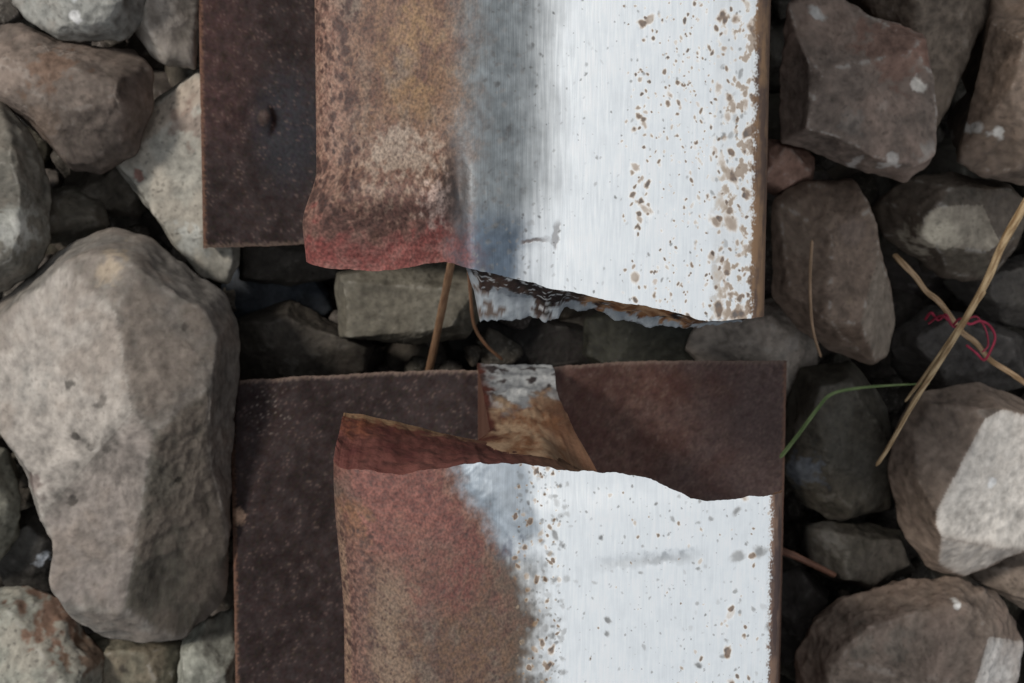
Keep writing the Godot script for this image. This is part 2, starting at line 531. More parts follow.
func head_material(way: int) -> ORMMaterial3D:
	var size := 740
	var brown := PackedFloat32Array()
	brown.resize(size * size)
	var dark := brown.duplicate()
	var scale_ := brown.duplicate()
	spots(way, size, brown, dark, scale_)
	var cols := PackedByteArray()
	cols.resize(size * size * 3)
	var orm := PackedByteArray()
	orm.resize(size * size * 3)
	var high := PackedByteArray()
	high.resize(size * size)
	var k := SIDE / size
	for j in size:
		var s := j * k - 13.0
		var border := low_border(s)
		for i in size:
			var a := i * k - 3.0
			var at := j * size + i
			var n := fbm.get_noise_2d(a * 0.11, s * 0.11)
			var m := fbm.get_noise_2d(a * 0.5 + 70.0, s * 0.4)
			var line := one.get_noise_2d(a * 5.5, s * 0.12)
			var f := one.get_noise_2d(a * 2.2, s * 1.6)
			var streak := one.get_noise_2d(a * 1.1, s * 0.05 + 30.0)
			var c: Color
			var metal := 1.0
			var rough := 0.36
			var h := 0.6
			# bare steel: polished band, and a darker blue-grey strip beside it
			var clean := 0.0
			var wr := 0.0
			var fine := 0.0
			if way < 0:
				var reach := lerpf(32.5, 35.5, ss(4.0, 18.0, s))
				clean = ss(reach - 7.0, reach + 6.5, a + 1.2 * n + 0.5 * streak)
				clean *= clean
				if s < 16.0:
					clean *= lerpf(1.0, ss(31.0, 34.5, a + 2.5 * n), ss(12.0, 5.0, s))
				wr = ss(28.5, 19.5, a + 2.0 * n + 1.4 * m + 0.6 * ss(12.0, 4.0, s))
			else:
				clean = ss(border - 0.5, border + 7.0, a + 2.6 * n + 1.2 * m + 0.3 * streak)
				clean = lerpf(clean, ss(30.0, 33.5, a + 3.0 * n), ss(11.0, 7.0, s) * 0.8)
				clean *= 1.0 - 0.5 * ss(1.6, 0.3, absf(s - 12.4 + 0.07 * (a - 50.0) + 1.0 * m)) * ss(40.0, 45.0, a) * ss(61.0, 56.0, a) * (0.75 + 0.7 * n + 0.5 * m)
				wr = ss(border + 2.4, border - 2.6, a + 1.6 * n + 1.4 * m)
			var blue := ss(13.0, 5.0, s) if way < 0 else ss(14.0, 8.0, s)
			var grey_steel := mixc(Color(0.15, 0.165, 0.175), Color(0.085, 0.11, 0.145), blue * 0.9)
			if way > 0:
				grey_steel = mixc(grey_steel, Color(0.33, 0.375, 0.42), 0.75 * ss(13.0, 8.0, s + 3.0 * n))
				grey_steel = mixc(grey_steel, Color(0.075, 0.1, 0.15), ss(2.6, 0.6, Vector2(a - 28.0, s - 10.6).length() + 3.0 * m) * 0.8)
				grey_steel = mixc(grey_steel, Color(0.075, 0.06, 0.046), 0.85 * ss(10.0, 16.0, s))
			grey_steel = grey_steel * (1.0 + 0.26 * m + 0.2 * n + 0.05 * line)
			c = mixc(grey_steel, Color(0.89, 0.91, 0.92), clean)
			c = c * (1.0 + 0.035 * line + 0.04 * m + 0.06 * n + 0.02 * streak)
			rough = lerpf(0.5, 0.38, clean) + 0.05 * line
			h += 0.03 * line
			if way < 0:     # two scratches near the break
				var cut := ss(0.55, 0.15, absf(s - 5.2 - 0.14 * (a - 34.0) + 0.5 * m)) * ss(32.5, 33.3, a) * ss(38.5, 35.0, a)
				cut = maxf(cut, ss(0.6, 0.2, absf(a - 38.4 - 0.12 * (s - 6.0) + 0.6 * m)) * ss(3.6, 4.4, s) * ss(9.0, 7.4, s) * 0.7)
				c = mixc(c, Color(0.12, 0.09, 0.08), cut * 0.8)
				h -= 0.2 * cut
			# rust
			if wr > 0.0:
				fine = fbm.get_noise_2d(a * 0.9 + 300.0, s * 0.7)
				var r := rust(a, s)
				if way < 0:
					r = mixc(r, Color(0.25, 0.165, 0.085), ss(10.0, 17.0, a + 4.0 * m) * ss(25.0, 20.0, a) * ss(19.0, 30.0, s) * clampf(0.15 + 1.2 * (n + 0.5 * m), 0.0, 0.65))
					r = mixc(r, mixc(Color(0.15, 0.08, 0.064), Color(0.28, 0.185, 0.145), 0.5 + 1.0 * m + 0.6 * fine), ss(7.5, 2.5, a + 2.0 * n) * 0.8)
					var pale := ss(29.0, 19.0, s + 5.0 * n) * ss(1.0, 8.0, a + 6.0 * n)
					r = mixc(r, mixc(Color(0.27, 0.195, 0.155), Color(0.12, 0.065, 0.05), 0.5 + 1.1 * m + 0.6 * n + 0.9 * fine), pale * 0.7)
					r = mixc(r, Color(0.28, 0.25, 0.215), ss(6.5, 0.5, Vector2(a - 13.5, s - 19.0).length() + 6.0 * m + 5.0 * n) * 0.6)
					var red := ss(11.0, 4.5, s + 6.0 * n + 3.0 * m)
					r = mixc(r, mixc(Color(0.2, 0.05, 0.048), Color(0.24, 0.11, 0.1), 0.45 + 1.0 * m + 1.2 * n), red * 0.85)
					r = mixc(r, Color(0.36, 0.26, 0.23), ss(1.7, 0.1, a + 2.4 + 0.8 * m) * ss(17.0, 10.0, s) * 0.85)
					r = mixc(r, Color(0.085, 0.04, 0.035), ss(0.0, 0.4, m + 0.7 * n + 0.2) * ss(4.5, 8.0, s) * ss(17.0, 10.0, s) * 0.75)
					r = mixc(r, Color(0.42, 0.33, 0.3), ss(3.4, 0.5, Vector2(a - 20.0, (s - 11.5) * 0.7).length() + 4.0 * m) * 0.8)  # highlight on the lump's right shoulder, painted as pale colour
				else:
					r = r * 0.66
					var pink := ss(27.0, 7.0, s + 13.0 * n + 4.0 * m) * ss(-3.0, 5.0, a + 4.0 * n)
					r = mixc(r, mixc(Color(0.1, 0.032, 0.028), Color(0.2, 0.078, 0.064), 0.5 + 1.0 * m + 0.6 * n + 0.3 * fine), pink * 0.85)
					r = mixc(r, Color(0.17, 0.125, 0.09), ss(5.5, 1.0, absf(a - 7.5) + 4.0 * m + 4.0 * n) * ss(9.0, 18.0, s) * 0.7)
					r = mixc(r, Color(0.19, 0.11, 0.05), ss(3.2, 0.6, absf(a - 3.2) + 2.5 * m) * ss(2.0, 5.0, s) * ss(14.0, 8.0, s) * 0.5)
					r = mixc(r, Color(0.085, 0.05, 0.038), ss(-0.25, 0.4, m + 0.3 * n + 0.5 * fine) * ss(5.0, 14.0, s) * ss(10.0, 22.0, a) * 0.72)
					r = mixc(r, mixc(Color(0.06, 0.027, 0.023), Color(0.17, 0.095, 0.075), 0.5 + 1.3 * fine), ss(6.0, 2.5, a + 2.0 * m) * ss(5.0, 12.0, s) * 0.85)
					r = mixc(r, Color(0.14, 0.1, 0.07), ss(border - 5.0, border - 1.0, a + 3.0 * m) * 0.45)
					r = mixc(r, Color(0.24, 0.17, 0.12), ss(1.0, 0.2, absf(a - 0.7)) * ss(2.0, 8.0, s) * 0.6)
				r = mixc(r, Color(0.05, 0.024, 0.02), scale_[at] * (1.0 if a < 8.0 else clampf(0.7 + 1.2 * fine, 0.25, 0.95)) * ss(3.0, 9.0, s))
				r = r * (1.0 + 0.75 * fbm.get_noise_2d(a * 1.7 + 500.0, s * 1.3))
				r = r * Color(0.88, 0.81, 0.76)
				if way < 0:     # dark brown crease beside the lump, its shade painted into the rust
					r = mixc(r, Color(0.075, 0.045, 0.035), ss(2.6, 0.6, absf(a - 22.8 + 1.2 * m)) * ss(26.0, 17.0, s) * ss(3.0, 8.0, s) * 0.8)
				c = mixc(c, r, wr)
				metal = 1.0 - wr
				rough = lerpf(rough, 0.66, wr)
				h = lerpf(h, 0.45 + 0.35 * m + 0.3 * fine - 0.15 * scale_[at], wr)
			# the strip along the right of the running surface, where blotches of old rust run together
			var p := brown[at]
			var dk := dark[at] * (1.0 - wr)
			if way < 0:
				p = maxf(p, ss(63.0, 67.0, a + 2.0 * m) * ss(0.12, 0.45, n + 0.9 * m + 0.25 * ss(16.0, 5.0, s)) * 0.7)
				dk = maxf(dk, (0.14 + 0.45 * ss(0.0, 0.4, m + 0.4 * n) * ss(24.0, 4.0, s)) * ss(62.8, 64.2, a + 0.8 * m))
			p *= 1.0 - wr
			if dk > 0.0:
				c = mixc(c, mixc(Color(0.05, 0.052, 0.055), Color(0.15, 0.15, 0.15), 0.5 + 1.2 * m), dk * 0.85)
				metal *= 1.0 - 0.6 * dk
				h -= 0.04 * dk
			if p > 0.0:
				var spot := mixc(mixc(Color(0.27, 0.16, 0.075), Color(0.36, 0.28, 0.2), 0.5 + 1.5 * m), mixc(Color(0.035, 0.02, 0.014), Color(0.12, 0.07, 0.04), 0.5 + 1.6 * m), ss(0.4, 0.95, p))
				c = mixc(c, spot, ss(0.0, 0.85, p) * 0.92)
				metal *= 1.0 - p
				rough = lerpf(rough, 0.8, p)
				h -= 0.05 * p
			var side := ss(69.6, 70.6, a + 0.7 * m + 0.3 * f) if way < 0 else ss(70.2, 71.0, a + 0.5 * m + 0.3 * f)
			if side > 0.0:
				var e := mixc(Color(0.06, 0.036, 0.027), Color(0.16, 0.095, 0.052), 0.5 + 1.4 * fbm.get_noise_2d(a * 0.5, s * 0.06) + 0.5 * m + 0.3 * ss(20.0, 6.0, s)) if way < 0 else mixc(Color(0.06, 0.038, 0.034), Color(0.17, 0.105, 0.075), 0.4 + 1.4 * fbm.get_noise_2d(a * 0.5, s * 0.06) + 0.5 * m + 0.3 * ss(20.0, 32.0, s))
				e = mixc(e, Color(0.07, 0.035, 0.025), ss(72.2, 73.2, a) * 0.7)
				c = mixc(c, e, side)
				metal *= 1.0 - side
				rough = lerpf(rough, 0.8, side)
			c = c.clamp(Color(0.01, 0.01, 0.01), Color(0.93, 0.93, 0.93)).linear_to_srgb()
			cols[at * 3] = int(c.r * 255.0)
			cols[at * 3 + 1] = int(c.g * 255.0)
			cols[at * 3 + 2] = int(c.b * 255.0)
			orm[at * 3] = 255
			orm[at * 3 + 1] = int(clampf(rough, 0.1, 1.0) * 255.0)
			orm[at * 3 + 2] = int(clampf(metal, 0.0, 1.0) * 255.0)
			high[at] = int(clampf(h, 0.0, 1.0) * 255.0)
	var mat := ORMMaterial3D.new()
	mat.resource_name = "steel_and_rust"
	mat.albedo_texture = ImageTexture.create_from_image(Image.create_from_data(size, size, false, Image.FORMAT_RGB8, cols))
	mat.orm_texture = ImageTexture.create_from_image(Image.create_from_data(size, size, false, Image.FORMAT_RGB8, orm))
	var bump := Image.create_from_data(size, size, false, Image.FORMAT_L8, high)
	bump.bump_map_to_normal_map(2.2)
	mat.normal_enabled = true
	mat.normal_texture = ImageTexture.create_from_image(bump)
	mat.normal_scale = 0.8
	mat.texture_repeat = false
	return mat

# ------------------------------------------------------------------ ballast stones
# A stone is the space inside a leaning wall round its outline and under its facets, with softened, worn edges.
func stone_mesh(d: Dictionary, step: float, seed_at: Vector3) -> ArrayMesh:
	var o: Array = d.outline
	var reach := 0.0
	var round_ := 0.0
	for k in range(0, o.size(), 2):
		var l := Vector2(o[k], o[k + 1]).length()
		reach = maxf(reach, l)
		round_ += l
	round_ /= o.size() / 2
	var segs := int(clampf(TAU * reach / step, 24, 420))
	var tops := int(clampf(round_ * 1.35 / step, 10, 120))
	var lows := maxi(6, tops / 5)
	var walls := maxi(3, int(tops * 0.28))
	var side := PackedFloat32Array()
	for i in segs:
		var th := TAU * i / segs
		var u := Vector2(cos(th), sin(th))
		var far := 0.0
		for k in range(0, o.size(), 2):
			var p := Vector2(o[k], o[k + 1])
			var kk := (k + 2) % o.size()
			var e := Vector2(o[kk], o[kk + 1]) - p
			var den := u.cross(e)
			if absf(den) < 1e-6:
				continue
			var t := p.cross(e) / den
			var w := p.cross(u) / den
			if t > 0.0 and w >= -1e-4 and w <= 1.0001:
				far = maxf(far, t)
		side.append(maxf(far, 2.0))
	# worn corners: the outline is rounded a little
	var worn := side.duplicate()
	var span := maxi(1, int(segs * 0.006))
	for i in segs:
		var sum := 0.0
		for k in range(-span, span + 1):
			sum += side[(i + k + segs) % segs]
		worn[i] = sum / (2 * span + 1)
	var normals := []
	var dist := []
	var tint := []
	var centre_h := 0.0
	for f in d.facets:
		var az := deg_to_rad(f[3])
		var ti := deg_to_rad(f[4])
		var nn := Vector3(sin(ti) * cos(az), cos(ti), sin(ti) * sin(az))
		normals.append(nn)
		dist.append(maxf(2.0, nn.dot(Vector3(f[0], f[2], f[1]))))
		tint.append(f[5] if f.size() > 5 else null)
		centre_h = maxf(centre_h, f[2])
	var cut := RandomNumberGenerator.new()
	cut.seed = hash(d.get("label", "%s" % seed_at))
	for extra in int(d.get("chips", 7)):      # small knocked-off corners
		var th := cut.randf() * TAU
		var ti := cut.randf_range(0.5, 1.15)
		var nn := Vector3(sin(ti) * cos(th), cos(ti), sin(ti) * sin(th))
		var r: float = worn[int(th / TAU * segs) % segs] * cut.randf_range(0.74, 0.93)
		normals.append(nn)
		dist.append(nn.dot(Vector3(cos(th) * r, centre_h * cut.randf_range(0.3, 0.6), sin(th) * r)))
		tint.append(null)
	var nf := normals.size()
	var sharp: float = d.sharp
	var lean: float = d.lean
	var below: float = d.below
	var rough: float = d.rough
	var b := Buf.new()
	var rows := tops + lows
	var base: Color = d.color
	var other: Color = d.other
	for j in rows + 1:
		# rows run from the underside (row 0) up the wall and then evenly across the top to the crown
		var phi: float
		if j < lows:
			phi = -PI / 2.0 * (1.0 - float(j) / lows)
		elif j < lows + walls:
			phi = atan2(centre_h, round_) * float(j - lows) / walls
		else:
			phi = atan2(centre_h, round_ * maxf(0.0005, 1.0 - float(j - lows - walls) / (tops - walls)))
		var cp := cos(phi)
		var sp := sin(phi)
		for i in segs + 1:
			var w := i % segs
			var th := TAU * w / segs
			var u := Vector3(cp * cos(th), sp, cp * sin(th))
			var lo := 1e9
			var next := 1e9
			var which := -1
			var acc := 0.0
			var r := worn[w] / maxf(0.001, cp + (lean if sp > 0.0 else 0.45) * absf(sp))
			lo = r
			acc += pow(20.0 / r, sharp)
			if sp > -0.2:
				for k in nf:
					var nu: float = normals[k].dot(u)
					if nu > 0.02:
						r = dist[k] / nu
						acc += pow(20.0 / r, sharp)
						if r < lo:
							next = lo
							lo = r
							which = k
						elif r < next:
							next = r
			if sp < 0.0:
				r = below / maxf(0.001, -sp)
				acc += pow(20.0 / r, sharp)
			var rho := 20.0 * pow(acc, -1.0 / sharp)
			var p := u * rho
			var g := p + seed_at
			var n1 := fbm.get_noise_3d(g.x * 0.035, g.y * 0.035, g.z * 0.035)
			var n2 := fbm.get_noise_3d(g.x * 0.13, g.y * 0.13, g.z * 0.13)
			var n3 := one.get_noise_3d(g.x * 0.75, g.y * 0.75, g.z * 0.75)
			var n4 := fbm.get_noise_3d(g.x * 0.3, g.y * 0.3, g.z * 0.3 + 70.0)
			var chip := ridge.get_noise_3d(g.x * 0.05, g.y * 0.05, g.z * 0.05)
			var worn_edge := exp(-pow((next - lo) / 0.9, 2.0)) if which >= 0 else 0.0
			p += u * rough * (0.9 * n1 + 0.5 * n2 + 0.12 * n4 + 0.5 * chip - 0.2 * worn_edge * (0.5 + n2))
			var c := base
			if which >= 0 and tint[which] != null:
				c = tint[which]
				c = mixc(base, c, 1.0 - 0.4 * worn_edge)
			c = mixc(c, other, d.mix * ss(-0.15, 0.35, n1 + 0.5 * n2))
			for e in d.patches:
				var dd: float = Vector2(p.x - e[0], p.z - e[1]).length() / e[2] + 1.2 * n2 + 0.9 * n4
				if dd < 1.25:
					c = mixc(c, e[3], e[4] * ss(1.25, 0.55, dd))
			c = c * (1.0 + 0.5 * n1 + 0.4 * n2 + 0.45 * n4 + 0.05 * n3 + 0.1 * chip)
			c = mixc(c, c * 1.5, d.edge * worn_edge * (0.6 + n2))
			c = mixc(c, Color(0.36, 0.345, 0.32), minf(0.7, 1.6 * d.edge) * pow(worn_edge, 4.0) * ss(0.1, 0.35, n2 + 0.9 * n4))
			var pit := one.get_noise_3d(g.x * 0.42 + 50.0, g.y * 0.42, g.z * 0.42)
			c = mixc(c, c * 0.45, ss(0.68, 0.9, pit + 0.5 * n2) * d.speck)
			b.put(p, c)
	b.stitch(0, segs, rows, Vector3(0, 0, 0))
	# outward: compare one wall face with its own direction
	var mid := (lows + 1) * (segs + 1)
	var face := (b.v[mid + segs + 1] - b.v[mid]).cross(b.v[mid + 1] - b.v[mid])
	var flipped := face.dot(Vector3(b.v[mid].x, 0, b.v[mid].z)) < 0.0
	if flipped:
		for k in range(0, b.ix.size(), 3):
			var t := b.ix[k + 1]
			b.ix[k + 1] = b.ix[k + 2]
			b.ix[k + 2] = t
	return closed(b, segs)

# the same normal on both sides of the seam
func closed(b: Buf, segs: int) -> ArrayMesh:
	var row := segs + 1
	for k in b.ix.size():
		if b.ix[k] % row == segs:
			b.ix[k] -= segs
	return b.commit()

const STONES := [
	{"label": "pale grey stone with a white crystal streak in the upper left corner", "at": [-94.2, 16.0, -60.0], "below": 40, "color": Color(0.285, 0.285, 0.266), "other": Color(0.206, 0.168, 0.135), "mix": 0.40, "chips": 4, "sharp": 40, "rough": 1.0, "speck": 0.50, "lean": 0.35, "edge": 0.25,
		"outline": [-20.3, -2.8, -19.0, 6.0, -13.0, 10.6, -5.3, 15.2, 3.8, 16.4, 13.0, 15.0, 17.3, 9.7, 19.0, 3.2, 18.8, -11.0, -4.4, -15.8, -20.0, -10.5],
		"facets": [[1.3, 4.3, 14.0, 90, 18], [1.9, 11.5, 12.0, 150, 42], [10.2, 12.5, 10.0, 50, 45]],
		"patches": [[1.4, 10.8, 1.4, Color(0.800, 0.800, 0.800), 0.90], [6.3, 16.8, 1.4, Color(0.680, 0.680, 0.664), 0.60], [2.2, 6.2, 1.1, Color(0.680, 0.696, 0.696), 0.70]]},
	{"label": "small tan grey stone with pale top between white crystal stone and rail foot", "at": [-71.2, 8.0, -52.5], "below": 40, "color": Color(0.214, 0.190, 0.165), "other": Color(0.285, 0.257, 0.231), "mix": 0.50, "chips": 4, "sharp": 40, "rough": 1.0, "speck": 0.50, "lean": 0.35, "edge": 0.25,
		"outline": [-6.0, -12.1, 10.0, -12.3, 7.6, 1.1, 5.7, 14.5, -1.8, 13.5, -6.5, 9.8, -10.6, 2.9, -8.3, -4.1],
		"facets": [[0.8, 2.8, 12.0, 100, 10], [1.6, -2.2, 13.0, -80, 35, Color(0.403, 0.385, 0.346)], [3.2, 10.2, 9.0, 80, 40]],
		"patches": []},
	{"label": "broad dark brown stone with an orange stain near its upper edge", "at": [-99.5, 12.0, -31.8], "below": 45, "color": Color(0.135, 0.109, 0.093), "other": Color(0.183, 0.141, 0.117), "mix": 0.50, "chips": 4, "sharp": 25, "rough": 1.0, "speck": 0.50, "lean": 0.35, "edge": 0.12,
		"outline": [-23.2, -20.0, -11.5, -18.1, -1.2, -13.2, 9.4, -11.7, 18.9, -12.6, 23.0, -5.7, 22.7, 5.4, 18.8, 16.2, 9.0, 22.6, 1.6, 21.6, -7.7, 11.0, -20.0, 1.2, -27.6, -5.3],
		"facets": [[5.5, 3.7, 17.0, -70, 8], [-4.3, -6.3, 17.0, 190, 22], [13.7, 13.5, 10.0, 60, 38], [1.3, 13.7, 12.0, 120, 34]],
		"patches": [[0.0, -4.0, 5.8, Color(0.231, 0.135, 0.090), 0.50], [-2.9, 7.9, 4.3, Color(0.198, 0.141, 0.106), 0.45], [23.3, -6.8, 1.4, Color(0.403, 0.363, 0.320), 0.60]]},
	{"label": "grey stone with a bright worn patch at the left edge of the ballast", "at": [-120.5, 18.0, -3.3], "below": 45, "color": Color(0.161, 0.151, 0.129), "other": Color(0.117, 0.095, 0.076), "mix": 0.50, "chips": 4, "sharp": 40, "rough": 1.0, "speck": 0.50, "lean": 0.35, "edge": 0.25,
		"outline": [-10.0, -28.0, 5.9, -25.0, 13.0, -17.8, 16.4, -9.9, 18.5, -1.5, 17.3, 11.3, 13.4, 19.8, 4.3, 25.2, -9.4, 27.3, -18.8, 0.8],
		"facets": [[9.1, -1.7, 14.0, 0, 14], [15.4, -11.9, 13.0, -50, 38, Color(0.123, 0.081, 0.060)], [14.3, 13.6, 12.0, 50, 40]],
		"patches": [[12.1, 8.0, 5.0, Color(0.497, 0.497, 0.464), 0.75], [11.4, 3.3, 2.9, Color(0.346, 0.346, 0.305), 0.50]]},
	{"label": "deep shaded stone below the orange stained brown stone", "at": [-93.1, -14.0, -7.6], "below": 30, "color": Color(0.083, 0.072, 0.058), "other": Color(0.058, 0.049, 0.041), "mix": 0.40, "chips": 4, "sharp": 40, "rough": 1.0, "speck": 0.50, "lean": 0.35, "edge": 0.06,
		"outline": [-15.4, -6.7, -1.3, -5.3, 10.3, -12.6, 12.9, -1.1, 6.9, 9.9, -5.9, 9.1, -12.9, 3.3],
		"facets": [[1.0, 0.6, 10.0, 80, 12], [6.2, 4.8, 9.0, 40, 35]],
		"patches": []},
	{"label": "little dull stone wedged above the big pale boulder", "at": [-104.0, -6.0, 1.2], "below": 30, "color": Color(0.141, 0.129, 0.106), "other": Color(0.106, 0.090, 0.072), "mix": 0.40, "chips": 4, "sharp": 40, "rough": 1.0, "speck": 0.50, "lean": 0.35, "edge": 0.25,
		"outline": [-8.3, -6.8, 1.5, -8.0, 9.5, -4.1, 10.5, 3.0, 2.5, 7.3, -6.5, 8.7, -9.0, 0.2],
		"facets": [[3.7, -0.7, 9.0, -90, 12]],
		"patches": []},
	{"label": "light angular stone lying against the cut end of the upper rail foot", "at": [-69.6, -1.0, -10.5], "below": 40, "color": Color(0.305, 0.295, 0.261), "other": Color(0.248, 0.214, 0.175), "mix": 0.45, "chips": 0, "sharp": 65, "rough": 1.0, "speck": 0.70, "lean": 0.35, "edge": 0.25,
		"outline": [-21.7, -4.0, -16.5, -14.0, -7.5, -20.7, 4.8, -29.6, 11.9, -23.0, 13.6, 7.6, 13.9, 25.0, 10.9, 31.3, 3.1, 29.6, -5.1, 19.4, -15.8, 4.3],
		"facets": [[-0.8, 2.2, 9.0, 150, 10], [-8.7, -8.6, 9.0, 220, 30, Color(0.305, 0.257, 0.214)], [0.8, 21.5, 5.0, 110, 28]],
		"patches": [[-12.7, 0.7, 1.4, Color(0.214, 0.072, 0.056), 0.70], [1.8, 17.3, 4.3, Color(0.531, 0.545, 0.517), 0.70], [3.8, -14.0, 7.2, Color(0.275, 0.183, 0.148), 0.50]]},
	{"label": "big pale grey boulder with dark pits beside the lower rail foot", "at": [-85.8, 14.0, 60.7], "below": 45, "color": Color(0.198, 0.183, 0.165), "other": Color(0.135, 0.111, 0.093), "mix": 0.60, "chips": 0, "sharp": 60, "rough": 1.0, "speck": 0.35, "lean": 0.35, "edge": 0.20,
		"outline": [-34.4, -33.8, -21.3, -45.1, -11.6, -52.7, -1.9, -55.7, 8.2, -53.3, 18.7, -45.1, 28.3, -38.6, 31.4, -30.4, 31.7, -16.6, 28.5, 10.6, 27.3, 50.8, 19.4, 57.0, 5.6, 59.9, -6.4, 58.3, -14.5, 51.9, -19.7, 42.7, -17.7, 31.2, -22.9, 24.1, -26.8, 10.2, -33.4, -2.3, -39.6, -14.7, -39.2, -25.6],
		"facets": [[4.6, -37.8, 21.0, -95, 20], [-2.3, -6.9, 22.0, 192, 16, Color(0.346, 0.315, 0.285)], [17.2, -11.9, 21.0, -25, 21, Color(0.154, 0.138, 0.123)], [9.8, 14.5, 20.0, 24, 40, Color(0.117, 0.106, 0.088)], [10.2, 17.7, 20.0, 96, 10, Color(0.239, 0.210, 0.190)], [8.3, 49.1, 12.0, 95, 48]],  # facet colours carry painted light and shade: left paler, right-hand faces darker
		"patches": [[-9.4, -16.4, 1.4, Color(0.042, 0.038, 0.033), 0.75], [-0.4, -11.8, 1.8, Color(0.052, 0.045, 0.039), 0.60], [-9.3, 15.2, 1.4, Color(0.036, 0.031, 0.026), 0.75], [-8.0, -2.4, 0.7, Color(0.042, 0.036, 0.031), 0.75], [-2.8, 0.3, 1.1, Color(0.052, 0.045, 0.039), 0.60], [20.2, -30.7, 0.7, Color(0.060, 0.052, 0.045), 0.70], [17.3, 10.0, 0.7, Color(0.028, 0.026, 0.021), 0.80], [5.5, 37.2, 1.1, Color(0.060, 0.052, 0.045), 0.60], [-3.1, 44.0, 1.1, Color(0.068, 0.060, 0.052), 0.60], [-18.9, 11.0, 2.9, Color(0.154, 0.101, 0.090), 0.50], [0.6, 0.3, 1.1, Color(0.081, 0.072, 0.064), 0.70], [1.8, -46.3, 3.6, Color(0.497, 0.403, 0.295), 0.50], [-6.6, 44.0, 2.5, Color(0.154, 0.141, 0.123), 0.45], [-19.4, -15.9, 5.0, Color(0.464, 0.439, 0.403), 0.45]]},
	{"label": "speckled olive grey stone cut off by the left edge beside the boulder", "at": [-128.9, 6.0, 82.2], "below": 40, "color": Color(0.214, 0.206, 0.168), "other": Color(0.154, 0.141, 0.111), "mix": 0.50, "chips": 4, "sharp": 40, "rough": 1.0, "speck": 0.80, "lean": 0.35, "edge": 0.25,
		"outline": [-6.5, -21.2, 9.2, -16.0, 12.5, -1.8, 11.6, 10.2, 6.4, 17.6, -8.0, 20.0, -12.7, -1.4],
		"facets": [[10.3, -3.8, 12.0, 0, 18], [12.1, -11.7, 10.0, -40, 40]],
		"patches": []},
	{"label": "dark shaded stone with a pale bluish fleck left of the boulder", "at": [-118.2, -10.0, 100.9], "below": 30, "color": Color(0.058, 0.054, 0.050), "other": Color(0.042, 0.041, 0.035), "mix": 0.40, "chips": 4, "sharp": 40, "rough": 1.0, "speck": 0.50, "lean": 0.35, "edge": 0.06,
		"outline": [-6.6, -12.2, 2.1, -15.0, 9.4, -7.5, 10.7, 6.0, 4.1, 14.0, -7.4, 11.8, -11.4, 1.2],
		"facets": [[4.3, -2.4, 9.0, 60, 12]],
		"patches": [[5.1, -1.2, 2.2, Color(0.680, 0.729, 0.800), 0.95]]},
	{"label": "pale green grey stone with a reddish brown stain in the lower left corner", "at": [-116.7, 8.0, 129.4], "below": 40, "color": Color(0.248, 0.248, 0.214), "other": Color(0.198, 0.161, 0.129), "mix": 0.40, "chips": 4, "sharp": 40, "rough": 1.0, "speck": 0.80, "lean": 0.35, "edge": 0.25,
		"outline": [-16.9, -23.4, 1.3, -24.3, 10.6, -20.8, 17.5, -10.3, 22.3, -4.1, 20.1, 14.9, 3.6, 26.3, -21.0, 14.1],
		"facets": [[5.5, -9.8, 12.0, -100, 8], [13.2, -18.9, 10.0, -50, 34]],
		"patches": [[11.9, -18.9, 8.6, Color(0.190, 0.106, 0.072), 0.85], [21.6, -7.5, 5.8, Color(0.161, 0.101, 0.068), 0.80], [11.4, -2.0, 1.8, Color(0.106, 0.090, 0.081), 0.60]]},
	{"label": "olive brown stone tucked under the lower tip of the pale boulder", "at": [-89.3, -2.0, 136.0], "below": 40, "color": Color(0.154, 0.141, 0.106), "other": Color(0.117, 0.090, 0.064), "mix": 0.50, "chips": 4, "sharp": 40, "rough": 1.0, "speck": 0.50, "lean": 0.35, "edge": 0.25,
		"outline": [-13.2, -13.2, 0.0, -15.3, 15.4, -11.5, 13.3, 6.4, 2.1, 18.3, -13.3, 12.0],
		"facets": [[1.8, -5.9, 9.0, 60, 8]],
		"patches": [[-0.8, -6.9, 1.4, Color(0.042, 0.036, 0.031), 0.70]]},
	{"label": "flat green grey stone between the boulder tip and the lower rail foot", "at": [-66.0, 2.0, 134.7], "below": 40, "color": Color(0.248, 0.252, 0.218), "other": Color(0.206, 0.198, 0.168), "mix": 0.40, "chips": 4, "sharp": 40, "rough": 1.0, "speck": 0.50, "lean": 0.35, "edge": 0.25,
		"outline": [-7.6, -11.5, 0.5, -18.8, 8.0, -23.1, 8.5, 12.6, -3.1, 21.4, -10.4, 10.7],
		"facets": [[0.3, -5.6, 9.0, 0, 6], [-3.9, -11.1, 8.0, -160, 35]],
		"patches": []},
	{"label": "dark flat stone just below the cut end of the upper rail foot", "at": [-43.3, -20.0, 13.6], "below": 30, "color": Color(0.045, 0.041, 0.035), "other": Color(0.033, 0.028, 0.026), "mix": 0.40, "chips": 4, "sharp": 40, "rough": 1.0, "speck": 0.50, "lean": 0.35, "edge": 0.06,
		"outline": [-16.2, -6.1, 2.7, -9.1, 15.9, -4.9, 17.3, 5.5, -0.5, 8.5, -15.3, 7.0],
		"facets": [[0.5, -0.7, 8.0, 90, 12]],
		"patches": []},
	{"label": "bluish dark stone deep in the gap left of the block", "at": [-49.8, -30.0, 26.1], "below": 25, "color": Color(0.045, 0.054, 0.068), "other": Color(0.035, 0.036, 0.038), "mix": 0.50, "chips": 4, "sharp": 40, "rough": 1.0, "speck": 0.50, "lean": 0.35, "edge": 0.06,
		"outline": [-14.7, -10.5, -1.1, -11.7, 14.0, -7.4, 18.1, 4.2, 7.7, 11.9, -10.5, 10.3, -16.4, 1.1],
		"facets": [[1.3, -1.0, 9.0, 200, 14]],
		"patches": []},
